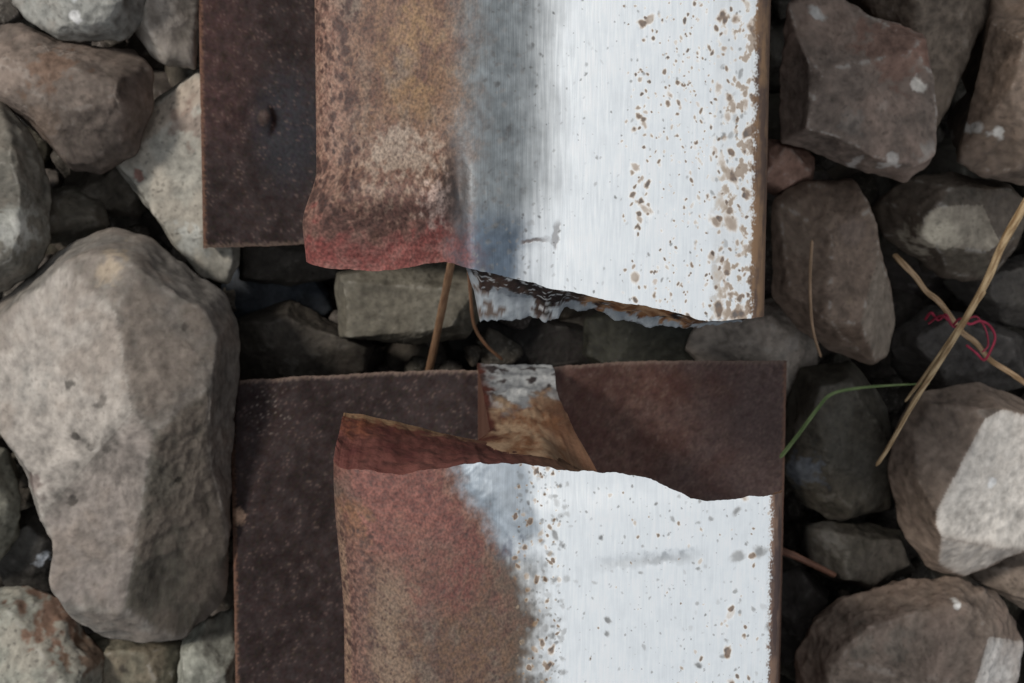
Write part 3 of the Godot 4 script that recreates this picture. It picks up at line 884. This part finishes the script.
	{"label": "grey brown stone in the gap along the end of the lower rail", "at": [-42.7, -20.0, 41.0], "below": 30, "color": Color(0.058, 0.050, 0.042), "other": Color(0.042, 0.038, 0.032), "mix": 0.50, "chips": 4, "sharp": 40, "rough": 1.0, "speck": 0.50, "lean": 0.35, "edge": 0.06,
		"outline": [-16.7, -9.1, -1.2, -14.4, 10.6, -8.4, 24.0, -0.8, 21.8, 7.3, 1.5, 11.2, -16.4, 11.1, -20.7, 0.5],
		"facets": [[2.6, -1.9, 10.0, 60, 10]],
		"patches": []},
	{"label": "square green grey block in the middle of the gap", "at": [-7.5, -8.0, 26.4], "below": 35, "color": Color(0.129, 0.117, 0.093), "other": Color(0.090, 0.086, 0.072), "mix": 0.50, "chips": 4, "sharp": 75, "rough": 1.0, "speck": 0.50, "lean": 0.35, "edge": 0.15,
		"outline": [-22.0, -8.7, -3.2, -12.8, 19.4, -11.6, 21.7, 5.3, 17.1, 11.8, 2.5, 12.6, -20.8, 10.5],
		"facets": [[-3.1, -1.2, 9.0, 90, 5], [-3.0, -8.3, 9.0, -90, 20]],
		"patches": []},
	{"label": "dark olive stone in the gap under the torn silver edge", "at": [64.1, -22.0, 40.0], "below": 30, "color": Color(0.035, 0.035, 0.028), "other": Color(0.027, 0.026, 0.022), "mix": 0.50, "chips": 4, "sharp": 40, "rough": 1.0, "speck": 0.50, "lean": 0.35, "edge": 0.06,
		"outline": [-19.3, -7.8, -5.6, -13.2, 16.0, -10.2, 20.8, 2.1, 13.3, 12.9, -11.4, 11.3, -20.7, 3.5],
		"facets": [[-0.7, -0.4, 9.0, 0, 10]],
		"patches": []},
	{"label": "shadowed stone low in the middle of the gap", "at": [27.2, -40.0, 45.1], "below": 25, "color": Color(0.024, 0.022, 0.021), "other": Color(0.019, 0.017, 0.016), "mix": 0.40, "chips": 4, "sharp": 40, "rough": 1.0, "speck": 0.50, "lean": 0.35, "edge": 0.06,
		"outline": [-26.3, -7.7, -1.1, -14.0, 24.4, -7.6, 27.8, 6.9, 2.2, 13.2, -23.2, 9.9],
		"facets": [[-1.5, -2.1, 8.0, 0, 8]],
		"patches": []},
	{"label": "pale brownish stone beside the corner of the lower rail foot", "at": [96.3, -14.0, 41.6], "below": 30, "color": Color(0.315, 0.275, 0.239), "other": Color(0.231, 0.190, 0.161), "mix": 0.40, "chips": 4, "sharp": 40, "rough": 1.0, "speck": 0.50, "lean": 0.35, "edge": 0.25,
		"outline": [-20.8, -9.9, -5.7, -13.8, 4.9, -15.9, 13.1, -12.8, 18.2, -4.7, 17.9, 6.5, 13.2, 15.7, 4.1, 18.0, -12.9, 8.8, -21.8, -0.3],
		"facets": [[-7.8, -2.7, 10.0, 180, 12], [8.9, -1.1, 9.0, 10, 34]],
		"patches": [[8.6, -2.7, 2.9, Color(0.464, 0.414, 0.379), 0.50]]},
	{"label": "large dark brown block with rusty top corner right of the upper rail", "at": [113.5, 20.0, -33.6], "below": 45, "color": Color(0.151, 0.117, 0.098), "other": Color(0.198, 0.141, 0.114), "mix": 0.50, "chips": 1, "sharp": 75, "rough": 1.0, "speck": 0.50, "lean": 0.35, "edge": 0.35,
		"outline": [-19.1, -22.6, -15.4, -28.5, 1.2, -20.7, 18.4, -14.0, 21.0, -2.8, 22.2, 8.5, 21.2, 20.4, 13.6, 25.1, 1.8, 22.4, -11.6, 17.3, -20.2, 14.7, -20.8, -1.9],
		"facets": [[-5.6, -0.8, 13.0, 60, 6], [14.6, -6.3, 12.0, -30, 30, Color(0.168, 0.111, 0.090)], [4.0, 21.1, 10.0, 85, 50, Color(0.081, 0.068, 0.060)], [-18.5, 4.4, 12.0, 190, 18]],
		"patches": [[8.4, -11.6, 9.4, Color(0.248, 0.129, 0.095), 0.50], [13.1, -0.2, 1.8, Color(0.680, 0.633, 0.573), 0.85], [-12.1, -19.7, 2.2, Color(0.464, 0.464, 0.451), 0.70], [6.7, 20.3, 1.8, Color(0.566, 0.531, 0.497), 0.70], [-0.9, 20.3, 1.1, Color(0.497, 0.464, 0.433), 0.70], [16.1, 17.1, 2.2, Color(0.346, 0.325, 0.295), 0.50], [-4.4, 9.3, 3.2, Color(0.239, 0.206, 0.183), 0.50], [3.6, 5.9, 2.2, Color(0.275, 0.231, 0.198), 0.40]]},
	{"label": "shaded brown stone along the top edge behind the dark block", "at": [138.0, 6.0, -54.5], "below": 45, "color": Color(0.165, 0.129, 0.101), "other": Color(0.123, 0.093, 0.072), "mix": 0.40, "chips": 4, "sharp": 22, "rough": 1.0, "speck": 0.50, "lean": 0.35, "edge": 0.08,
		"outline": [-27.0, -15.5, 20.0, -16.1, 18.2, -2.3, 11.8, 11.6, 5.4, 26.2, 1.6, 34.0, -3.3, 17.3, -13.7, 3.5],
		"facets": [[-6.6, 2.4, 12.0, 40, 14], [7.2, 7.2, 9.0, 0, 38]],
		"patches": []},
	{"label": "brown stone in the upper right corner with white specks", "at": [163.6, 16.0, -36.9], "below": 45, "color": Color(0.158, 0.120, 0.095), "other": Color(0.210, 0.151, 0.114), "mix": 0.50, "chips": 4, "sharp": 35, "rough": 1.0, "speck": 0.50, "lean": 0.35, "edge": 0.25,
		"outline": [-9.0, -29.2, -13.3, -7.6, -17.6, 13.6, -19.8, 23.5, -11.7, 27.3, 4.0, 30.0, 17.5, 11.2, 12.7, -32.1],
		"facets": [[-8.9, 1.8, 14.0, 20, 10], [-18.9, 1.7, 12.0, 190, 30], [-9.5, 22.8, 11.0, 80, 42, Color(0.183, 0.141, 0.120)]],
		"patches": [[-12.1, 15.3, 1.4, Color(0.680, 0.664, 0.633), 0.85], [-17.1, 13.7, 1.1, Color(0.531, 0.517, 0.490), 0.80]]},
	{"label": "reddish little stone against the rail head under the dark block", "at": [97.9, 4.0, -13.0], "below": 35, "color": Color(0.239, 0.141, 0.109), "other": Color(0.175, 0.117, 0.093), "mix": 0.40, "chips": 4, "sharp": 40, "rough": 1.0, "speck": 0.50, "lean": 0.35, "edge": 0.25,
		"outline": [-6.6, -7.9, 0.6, -7.3, 9.3, -3.2, 8.1, 3.9, -1.9, 8.5, -7.7, 5.4],
		"facets": [[-1.3, -0.0, 8.0, 40, 12]],
		"patches": []},
	{"label": "tall brown stone right of the torn rail end", "at": [111.5, 10.0, 16.3], "below": 45, "color": Color(0.165, 0.120, 0.093), "other": Color(0.117, 0.093, 0.074), "mix": 0.50, "chips": 2, "sharp": 35, "rough": 1.0, "speck": 0.50, "lean": 0.35, "edge": 0.30,
		"outline": [-17.8, -19.6, -10.0, -24.9, 4.7, -26.4, 9.5, -18.3, 14.0, -3.4, 18.5, 13.6, 19.9, 22.2, 12.0, 27.3, 0.3, 22.7, -9.6, 16.9, -17.3, 7.0],
		"facets": [[-4.0, -6.1, 15.0, -20, 7], [10.3, 5.1, 10.0, 10, 46, Color(0.206, 0.168, 0.135)], [-12.9, -8.7, 12.0, 190, 25], [-3.6, 18.8, 11.0, 90, 40, Color(0.111, 0.076, 0.056)]],
		"patches": [[1.5, -10.9, 2.9, Color(0.214, 0.161, 0.135), 0.50], [0.6, 7.8, 1.4, Color(0.248, 0.183, 0.135), 0.60]]},
	{"label": "dark stone with a cream coloured broken face behind the dry stalk", "at": [148.9, 2.0, 3.1], "below": 40, "color": Color(0.093, 0.072, 0.056), "other": Color(0.066, 0.052, 0.041), "mix": 0.50, "chips": 4, "sharp": 45, "rough": 1.0, "speck": 0.50, "lean": 0.35, "edge": 0.25,
		"outline": [-25.3, -4.9, -15.6, -12.3, -1.6, -14.6, 15.6, -11.3, 22.3, -5.3, 18.4, 7.7, 11.3, 17.0, -3.0, 15.2, -14.4, 7.7, -21.6, 2.6],
		"facets": [[-10.4, 0.7, 13.0, 75, 13, Color(0.335, 0.295, 0.235)], [-22.4, -2.3, 9.0, 190, 36, Color(0.056, 0.047, 0.038)], [-3.2, -8.8, 12.0, -85, 26, Color(0.095, 0.081, 0.066)], [-2.0, 10.9, 7.0, 92, 46, Color(0.101, 0.086, 0.066)], [9.3, -2.4, 10.0, -10, 30, Color(0.086, 0.072, 0.060)]],
		"patches": [[-10.6, 3.5, 5.0, Color(0.573, 0.510, 0.403), 0.55]]},
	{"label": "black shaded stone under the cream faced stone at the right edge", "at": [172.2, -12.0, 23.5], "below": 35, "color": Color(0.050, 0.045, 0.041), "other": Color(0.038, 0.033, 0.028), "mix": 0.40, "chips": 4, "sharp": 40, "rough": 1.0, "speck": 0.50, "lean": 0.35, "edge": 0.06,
		"outline": [-21.5, -3.3, -7.9, -8.7, 8.9, -12.3, 18.8, 2.8, 6.8, 11.9, -10.3, 8.8],
		"facets": [[-7.2, -0.8, 10.0, 0, 10]],
		"patches": []},
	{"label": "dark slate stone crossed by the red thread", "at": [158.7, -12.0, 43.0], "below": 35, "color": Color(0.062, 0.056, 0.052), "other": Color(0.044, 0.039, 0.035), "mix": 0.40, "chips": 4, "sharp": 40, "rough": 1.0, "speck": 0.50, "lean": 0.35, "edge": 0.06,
		"outline": [-21.3, -7.8, -10.8, -15.3, 6.2, -11.4, 23.5, -3.1, 27.1, 9.1, 8.6, 11.2, -14.6, 12.0, -23.1, 4.3],
		"facets": [[-6.6, -2.7, 10.0, 90, 10]],
		"patches": []},
	{"label": "two tone stone with dark coated left face and pale broken right face", "at": [150.9, 16.0, 74.8], "below": 45, "color": Color(0.183, 0.141, 0.114), "other": Color(0.135, 0.109, 0.088), "mix": 0.30, "chips": 2, "sharp": 85, "rough": 0.7, "speck": 0.05, "lean": 0.35, "edge": 0.10,
		"outline": [-22.0, -15.2, -17.2, -24.5, 1.1, -27.2, 13.4, -22.6, 22.4, -14.9, 23.7, 16.9, 15.7, 21.7, -1.5, 28.8, -12.1, 25.5, -20.9, 12.6, -24.2, -2.3],
		"facets": [[-12.2, -5.5, 17.0, 201, 24, Color(0.117, 0.095, 0.079)], [-12.2, -5.5, 17.0, 21, 19, Color(0.588, 0.545, 0.497)], [-9.7, -25.9, 11.0, -95, 34, Color(0.106, 0.088, 0.074)], [1.5, 19.5, 8.0, 80, 40, Color(0.403, 0.368, 0.335)]],
		"patches": [[0.8, -0.7, 1.4, Color(0.800, 0.800, 0.800), 0.70]]},
	{"label": "dark olive stone beneath the green grass blade", "at": [118.1, -4.0, 68.2], "below": 40, "color": Color(0.064, 0.056, 0.044), "other": Color(0.047, 0.044, 0.038), "mix": 0.50, "chips": 4, "sharp": 27, "rough": 1.0, "speck": 0.50, "lean": 0.35, "edge": 0.06,
		"outline": [-11.6, -22.5, 3.3, -25.4, 15.0, -14.0, 16.2, 5.2, 17.2, 19.7, 2.2, 23.8, -10.6, 20.6, -16.9, 7.9, -17.2, -7.1],
		"facets": [[-4.3, -5.9, 12.0, 30, 10], [-10.3, 12.1, 9.0, 140, 30, Color(0.141, 0.161, 0.190)], [7.0, 9.1, 10.0, 40, 30]],
		"patches": [[-11.3, 6.0, 5.0, Color(0.183, 0.214, 0.266), 0.40]]},
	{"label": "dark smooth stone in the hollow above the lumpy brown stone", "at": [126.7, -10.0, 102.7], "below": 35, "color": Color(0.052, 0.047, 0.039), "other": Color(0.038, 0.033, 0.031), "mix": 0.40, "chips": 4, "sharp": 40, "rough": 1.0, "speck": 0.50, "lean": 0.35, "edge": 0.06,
		"outline": [-15.9, -8.5, -2.1, -10.6, 13.4, -6.7, 17.5, 5.8, 4.7, 11.8, -10.9, 7.0, -17.2, -0.9],
		"facets": [[-3.5, -3.8, 10.0, -60, 10]],
		"patches": [[-9.6, -6.3, 3.6, Color(0.183, 0.175, 0.161), 0.40]]},
	{"label": "lumpy grey brown stone with a pale side in the lower right corner", "at": [137.8, 12.0, 131.5], "below": 45, "color": Color(0.210, 0.161, 0.129), "other": Color(0.144, 0.103, 0.083), "mix": 0.50, "chips": 4, "sharp": 40, "rough": 1.5, "speck": 0.50, "lean": 0.35, "edge": 0.15,
		"outline": [-34.9, -5.9, -30.4, -14.1, -21.9, -20.5, -5.0, -25.5, 11.1, -26.8, 25.7, -22.8, 32.0, -13.2, 34.3, 16.2, -3.4, 27.6, -33.2, 17.9],
		"facets": [[-9.8, -10.5, 15.0, -70, 7], [-23.8, -18.9, 14.0, 220, 26], [7.2, -21.3, 14.0, -60, 22, Color(0.141, 0.106, 0.088)], [18.9, -8.7, 11.0, 8, 40, Color(0.617, 0.573, 0.531)], [2.0, 4.1, 15.0, 100, 8]],
		"patches": [[7.3, -22.4, 1.1, Color(0.762, 0.745, 0.712), 0.85], [-10.9, -11.7, 3.6, Color(0.275, 0.231, 0.190), 0.50], [-19.5, -11.9, 3.6, Color(0.257, 0.222, 0.183), 0.45], [-5.4, -18.8, 3.6, Color(0.248, 0.198, 0.161), 0.40]]},
	{"label": "rounded dull brown stone squeezed between the two tone and lumpy stones", "at": [176.1, -2.0, 109.9], "below": 40, "color": Color(0.198, 0.158, 0.129), "other": Color(0.151, 0.123, 0.098), "mix": 0.40, "chips": 4, "sharp": 40, "rough": 1.0, "speck": 0.50, "lean": 0.35, "edge": 0.25,
		"outline": [-20.2, -2.8, -8.1, -7.5, 5.5, -10.7, 13.7, 0.1, 8.1, 13.9, -4.6, 6.0],
		"facets": [[-7.3, -4.2, 9.0, -60, 14]],
		"patches": []},
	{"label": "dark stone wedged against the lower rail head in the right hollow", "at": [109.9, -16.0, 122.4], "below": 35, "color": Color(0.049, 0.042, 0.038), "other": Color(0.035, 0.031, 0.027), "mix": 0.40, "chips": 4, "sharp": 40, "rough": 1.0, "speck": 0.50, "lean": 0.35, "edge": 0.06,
		"outline": [-8.0, -11.2, 1.3, -14.2, 10.9, -6.2, 6.6, 9.5, -2.7, 17.3, -9.2, 3.0],
		"facets": [[-2.4, -2.8, 9.0, 0, 10]],
		"patches": []},
]

# ------------------------------------------------------------------ stalks, straw and thread
func tube(path: Array, r0: float, r1: float, flat: float, ca: Color, cb: Color, rings := 60, seed_at := 0.0) -> ArrayMesh:
	var curve := Curve3D.new()
	var pts := []
	for p in path:
		pts.append(Vector3(p[0], p[1], p[2]))
	for k in pts.size():
		var tan_: Vector3 = (pts[mini(k + 1, pts.size() - 1)] - pts[maxi(k - 1, 0)]) / 6.0
		curve.add_point(pts[k], -tan_, tan_)
	curve.bake_interval = 0.5
	var len_ := curve.get_baked_length()
	var b := Buf.new()
	var sides := 14
	for j in rings + 1:
		var t := float(j) / rings
		var p := curve.sample_baked(t * len_, true)
		var q := curve.sample_baked(minf(t * len_ + 0.3, len_), true) - curve.sample_baked(maxf(0.0, t * len_ - 0.3), true)
		q = q.normalized()
		var x := q.cross(Vector3.UP).normalized()
		var y := x.cross(q)
		var r := lerpf(r0, r1, t) * (1.0 + 0.12 * fbm.get_noise_2d(t * 9.0, seed_at))
		if j == 0 or j == rings:
			r *= 0.25
		for i in sides + 1:
			var th := TAU * (i % sides) / sides
			var groove := 1.0 - 0.14 * absf(sin(th * 2.5 + seed_at))
			var n := one.get_noise_2d(th * 2.0 + seed_at, t * len_ * 0.12)
			b.put(p + (x * cos(th) + y * sin(th) * flat) * r * groove, mixc(ca, cb, 0.5 + 0.8 * n))
	b.stitch(0, sides, rings, Vector3.ZERO)
	var m := (rings / 2) * (sides + 1)
	var out := b.v[m] - (b.v[m] + b.v[m + sides / 2]) * 0.5
	if (b.v[m + sides + 1] - b.v[m]).cross(b.v[m + 1] - b.v[m]).dot(out) < 0.0:
		for k in range(0, b.ix.size(), 3):
			var t := b.ix[k + 1]
			b.ix[k + 1] = b.ix[k + 2]
			b.ix[k + 2] = t
	return closed(b, sides)

func _ready() -> void:
	# ---------------- camera
	var cam := Camera3D.new()
	cam.name = "camera"
	cam.transform = Transform3D(Basis(Vector3(0.998476, 0.055133, -0.002653), Vector3(0.002653, -0.095931, -0.995384), Vector3(-0.055133, 0.993860, -0.095931)), Vector3(0, 0.386, 0))
	cam.fov = 28.3515
	var lens := CameraAttributesPhysical.new()      # a phone's small opening: what lies deep is a touch softer
	lens.frustum_focal_length = 47.51
	lens.frustum_focus_distance = 0.232
	lens.frustum_near = 0.01
	lens.frustum_far = 60.0
	lens.exposure_aperture = 60.0
	cam.attributes = lens
	cam.fov = 28.3515
	cam.near = 0.01
	cam.far = 60.0
	add_child(cam)
	cam.current = true
	# ---------------- overcast sky and a weak, veiled sun from the upper left
	var sky_mat := ProceduralSkyMaterial.new()
	sky_mat.sky_top_color = Color(0.735, 0.75, 0.765)
	sky_mat.sky_horizon_color = Color(0.6, 0.615, 0.63)
	sky_mat.sky_curve = 0.25
	sky_mat.ground_bottom_color = Color(0.25, 0.24, 0.23)
	sky_mat.ground_horizon_color = Color(0.5, 0.5, 0.5)
	sky_mat.sun_angle_max = 1.0
	var sky := Sky.new()
	sky.sky_material = sky_mat
	var env := Environment.new()
	env.background_mode = Environment.BG_SKY
	env.sky = sky
	env.tonemap_mode = Environment.TONE_MAPPER_LINEAR
	env.tonemap_exposure = 1.38
	env.sdfgi_enabled = true
	env.ssao_enabled = true
	env.ssil_enabled = true
	var we := WorldEnvironment.new()
	we.name = "world"
	we.environment = env
	add_child(we)
	var sun := DirectionalLight3D.new()
	sun.name = "sun"
	sun.light_energy = 0.6
	sun.light_color = Color(1.0, 0.97, 0.93)
	sun.light_angular_distance = 8.0
	sun.shadow_enabled = true
	add_child(sun)
	sun.look_at_from_position(Vector3(-0.8, 1.1, -0.5), Vector3.ZERO)

	# ---------------- noises and materials
	fbm.seed = 5
	fbm.noise_type = FastNoiseLite.TYPE_SIMPLEX_SMOOTH
	fbm.frequency = 1.0
	fbm.fractal_octaves = 4
	one.seed = 23
	one.noise_type = FastNoiseLite.TYPE_SIMPLEX
	one.frequency = 1.0
	one.fractal_type = FastNoiseLite.FRACTAL_NONE
	ridge.seed = 71
	ridge.noise_type = FastNoiseLite.TYPE_SIMPLEX
	ridge.fractal_type = FastNoiseLite.FRACTAL_RIDGED
	ridge.frequency = 1.0
	ridge.fractal_octaves = 3
	mats.stone = coloured("stone", 0.74, 0.0, 2.2, 38.0, 3)
	mats.rust = coloured("rust", 0.66, 0.0, 1.8, 40.0, 14)
	mats.rust.metallic_specular = 0.2
	mats.face = coloured("broken_steel", 0.62, 0.0, 3.0, 50.0, 29)
	mats.plant = coloured("plant", 0.6, 0.0, 2.0, 90.0, 41)

	# ---------------- ground
	var b := Buf.new()
	var rings := [0.0, 0.1, 0.2, 0.35, 0.6, 1.0, 2.0, 4.0, 8.0, 16.0, 40.0]
	for r in rings:
		for i in 65:
			var th := TAU * (i % 64) / 64.0
			var p := Vector3(cos(th) * r * 1000.0, 0, sin(th) * r * 1000.0)
			p.y = -95.0 + 6.0 * fbm.get_noise_2d(p.x * 0.01, p.z * 0.01)
			b.put(p, mixc(Color(0.06, 0.05, 0.042), Color(0.11, 0.095, 0.08), 0.5 + fbm.get_noise_2d(p.x * 0.02, p.z * 0.02)))
	b.stitch(0, 64, rings.size() - 1, Vector3.UP)
	var ground := part("ground", b.commit(), mats.stone, self)
	tag(ground, "dark earth below the ballast", "ground", "", "structure")

	# ---------------- the two rail ends
	var upper := thing("broken_rail", "upper broken rail end with red battered lump at its torn left corner", "rail", Vector3(14, 0, 10), "two ends of the broken rail")
	rail(-1, upper, 3.0)
	var lower := thing("broken_rail", "lower broken rail end with its foot and torn web showing in the gap", "rail", Vector3(20.7, 0, 44), "two ends of the broken rail")
	rail(1, lower, 0.0)

	# ---------------- ballast stones one can tell apart
	var k := 0
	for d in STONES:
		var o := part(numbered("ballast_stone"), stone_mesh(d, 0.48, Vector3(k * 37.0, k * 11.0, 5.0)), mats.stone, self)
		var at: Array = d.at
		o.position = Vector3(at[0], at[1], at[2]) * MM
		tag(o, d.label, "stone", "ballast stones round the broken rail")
		k += 1

	# ---------------- the ballast below and beyond
	rng.seed = 90
	var kinds := []
	for v in 6:
		var outline := []
		var n := rng.randi_range(6, 8)
		for i in n:
			var th := TAU * (i + rng.randf_range(-0.25, 0.25)) / n
			var r := rng.randf_range(17.0, 27.0)
			outline.append_array([cos(th) * r, sin(th) * r * rng.randf_range(0.7, 1.0)])
		var facets := []
		for i in 4:
			var az := rng.randf_range(0, 360)
			facets.append([cos(deg_to_rad(az)) * 9.0, sin(deg_to_rad(az)) * 9.0, 13.0, az, 8.0 if i == 0 else rng.randf_range(22, 45)])
		kinds.append(stone_mesh({"outline": outline, "facets": facets, "patches": [], "color": Color(0.085, 0.077, 0.068), "other": Color(0.065, 0.057, 0.05), "mix": 0.5, "sharp": 16, "rough": 1.2, "speck": 0.5, "lean": 0.35, "edge": 0.3, "below": 16}, 1.3, Vector3(v * 61.0, 400.0, 0)))
	for v in kinds.size():
		var spots_ := []
		for tries in 1100:
			var p := Vector3(rng.randf_range(-620, 650), rng.randf_range(-70, -48), rng.randf_range(-620, 650))
			var size := rng.randf_range(0.75, 1.25)
			if tries >= 1000:      # small chips lying in the hollows
				p = Vector3(rng.randf_range(-150, 190), rng.randf_range(-46, -24), rng.randf_range(-90, 160))
				size = rng.randf_range(0.14, 0.38)
			if tries < 60:
				p = Vector3(rng.randf_range(-180, 210), rng.randf_range(-66, -50), rng.randf_range(-120, 190))
			var inside := p.x > -165.0 and p.x < 200.0 and p.z > -95.0 and p.z < 165.0
			if not inside:
				p.y = rng.randf_range(-40, 8) if absf(p.x - 17.0) > 105.0 else rng.randf_range(-50, -32)
			spots_.append(Transform3D(Basis.from_euler(Vector3(rng.randf_range(-0.5, 0.5), rng.randf() * TAU, rng.randf_range(-0.5, 0.5))).scaled(Vector3.ONE * size), p * MM))
		var mm := MultiMesh.new()
		mm.transform_format = MultiMesh.TRANSFORM_3D
		mm.use_colors = true
		mm.mesh = kinds[v]
		mm.instance_count = spots_.size()
		for i in spots_.size():
			mm.set_instance_transform(i, spots_[i])
			var g := rng.randf_range(0.7, 1.35)
			mm.set_instance_color(i, Color(g, g * rng.randf_range(0.94, 1.0), g * rng.randf_range(0.86, 0.98)))
		var mi := MultiMeshInstance3D.new()
		mi.name = numbered("ballast")
		mi.multimesh = mm
		mi.material_override = mats.stone
		add_child(mi, true)
		tag(mi, "crushed stone ballast spread under and around the rail", "ballast", "", "stuff")

	# ---------------- dry stalks, grass, thread
	var straw_a := Color(0.2, 0.125, 0.06)
	var straw_b := Color(0.46, 0.34, 0.2)
	var stalk := thing("dry_stalk", "long thick golden dry stalk slanting across the stones at right", "stalk", Vector3.ZERO)
	part("stem", tube([[147.8, 62.0, -9.8], [142.8, 52.0, 6.9], [139.7, 48.0, 18.4], [133.5, 42.0, 34.4], [126.5, 37.0, 49.6], [121.4, 33.0, 62.3], [118.8, 30.0, 68.6]], 1.35, 0.6, 0.7, straw_a, straw_b, 90, 1.0), mats.plant, stalk)
	part("split_sheath", tube([[139.8, 48.0, 19.7], [133.4, 42.0, 33.1], [128.6, 38.0, 42.8], [124.8, 34.0, 50.5]], 0.8, 0.45, 0.6, straw_a, straw_b, 60, 4.0), mats.plant, stalk)
	var o := part("dry_stalk_001", tube([[123.7, 25.0, 11.3], [124.7, 28.0, 13.3], [129.0, 27.0, 17.2], [132.5, 26.0, 21.3], [136.5, 26.0, 24.5], [143.1, 24.0, 32.1], [147.7, 24.0, 35.7], [152.7, 22.0, 40.6], [158.6, 23.0, 44.4], [167.7, 21.0, 50.3]], 0.95, 0.8, 0.7, Color(0.19, 0.115, 0.055), Color(0.38, 0.26, 0.16), 80, 2.0), mats.plant, self)
	tag(o, "thinner dry stalk passing under the thick golden stalk beside the red thread", "stalk")
	var thread := thing("red_thread", "tangled loop of red thread caught where the two dry stalks cross", "thread", Vector3.ZERO)
	part("strand", tube([[134.0, 22.0, 29.5], [134.5, 25.0, 27.3], [136.9, 24.0, 29.3], [137.9, 27.0, 27.7], [139.3, 28.0, 30.4], [139.8, 32.0, 28.4], [142.2, 33.0, 29.7], [145.3, 32.0, 29.0], [149.8, 28.0, 30.7], [152.6, 25.0, 34.2], [151.3, 25.0, 38.1], [149.7, 25.0, 40.3], [146.6, 27.0, 38.1], [144.1, 26.0, 36.0]], 0.42, 0.36, 0.8, Color(0.2, 0.012, 0.03), Color(0.33, 0.035, 0.07), 160, 3.0), mats.plant, thread)
	part("strand", tube([[134.9, 22.0, 30.6], [136.3, 27.0, 28.0], [138.0, 29.0, 29.2], [139.7, 29.0, 30.8], [141.1, 33.0, 28.6], [144.9, 31.0, 28.0], [148.7, 28.0, 31.8], [150.3, 26.0, 36.1], [148.7, 26.0, 38.0]], 0.36, 0.3, 0.8, Color(0.17, 0.012, 0.03), Color(0.3, 0.04, 0.07), 120, 13.0), mats.plant, thread)
	o = part("straw", tube([[99.7, 30.0, 7.4], [99.4, 30.0, 16.7], [100.1, 29.0, 26.2], [102.0, 26.0, 33.2], [106.4, 18.0, 40.1]], 0.5, 0.4, 0.8, Color(0.2, 0.13, 0.08), Color(0.3, 0.2, 0.13), 60, 5.0), mats.plant, self)
	tag(o, "thin brown straw lying on the tall brown stone right of the rail", "straw")
	o = part("grass_blade", tube([[94.9, 20.0, 68.0], [99.9, 22.0, 60.4], [104.1, 24.0, 53.5], [107.9, 24.0, 49.6], [116.0, 23.0, 48.1], [128.2, 20.0, 47.7], [139.7, 12.0, 48.5]], 0.7, 0.22, 0.3, Color(0.06, 0.095, 0.028), Color(0.14, 0.185, 0.075), 80, 6.0), mats.plant, self)
	tag(o, "bent green grass blade between the lower rail and the stones", "grass blade")
	o = part("straw_001", tube([[4.5, 60.0, 6.9], [3.2, 45.0, 14.8], [0.7, 15.0, 29.8], [-2.1, -5.0, 44.8], [-3.4, -12.0, 49.8]], 1.1, 1.25, 0.8, Color(0.17, 0.095, 0.055), Color(0.25, 0.15, 0.09), 60, 7.0), mats.plant, self)
	tag(o, "straight brown straw standing across the gap in front of the green grey block", "straw")
	o = part("straw_002", tube([[7.9, 40.0, 11.2], [8.9, 20.0, 21.3], [10.4, 5.0, 32.1], [13.9, 0.0, 38.2], [19.1, -6.0, 43.3]], 0.55, 0.5, 0.8, Color(0.2, 0.1, 0.06), Color(0.3, 0.17, 0.1), 60, 8.0), mats.plant, self)
	tag(o, "thin reddish curved straw hanging under the torn silver edge", "straw")
	o = part("twig", tube([[96.2, 0.0, 97.7], [102.7, 4.0, 99.4], [109.3, 4.0, 102.5], [117.1, 2.0, 106.7]], 1.3, 0.9, 0.8, Color(0.1, 0.05, 0.035), Color(0.16, 0.08, 0.055), 60, 9.0), mats.plant, self)
	tag(o, "short brown twig in the dark hollow beside the lower rail head", "twig")
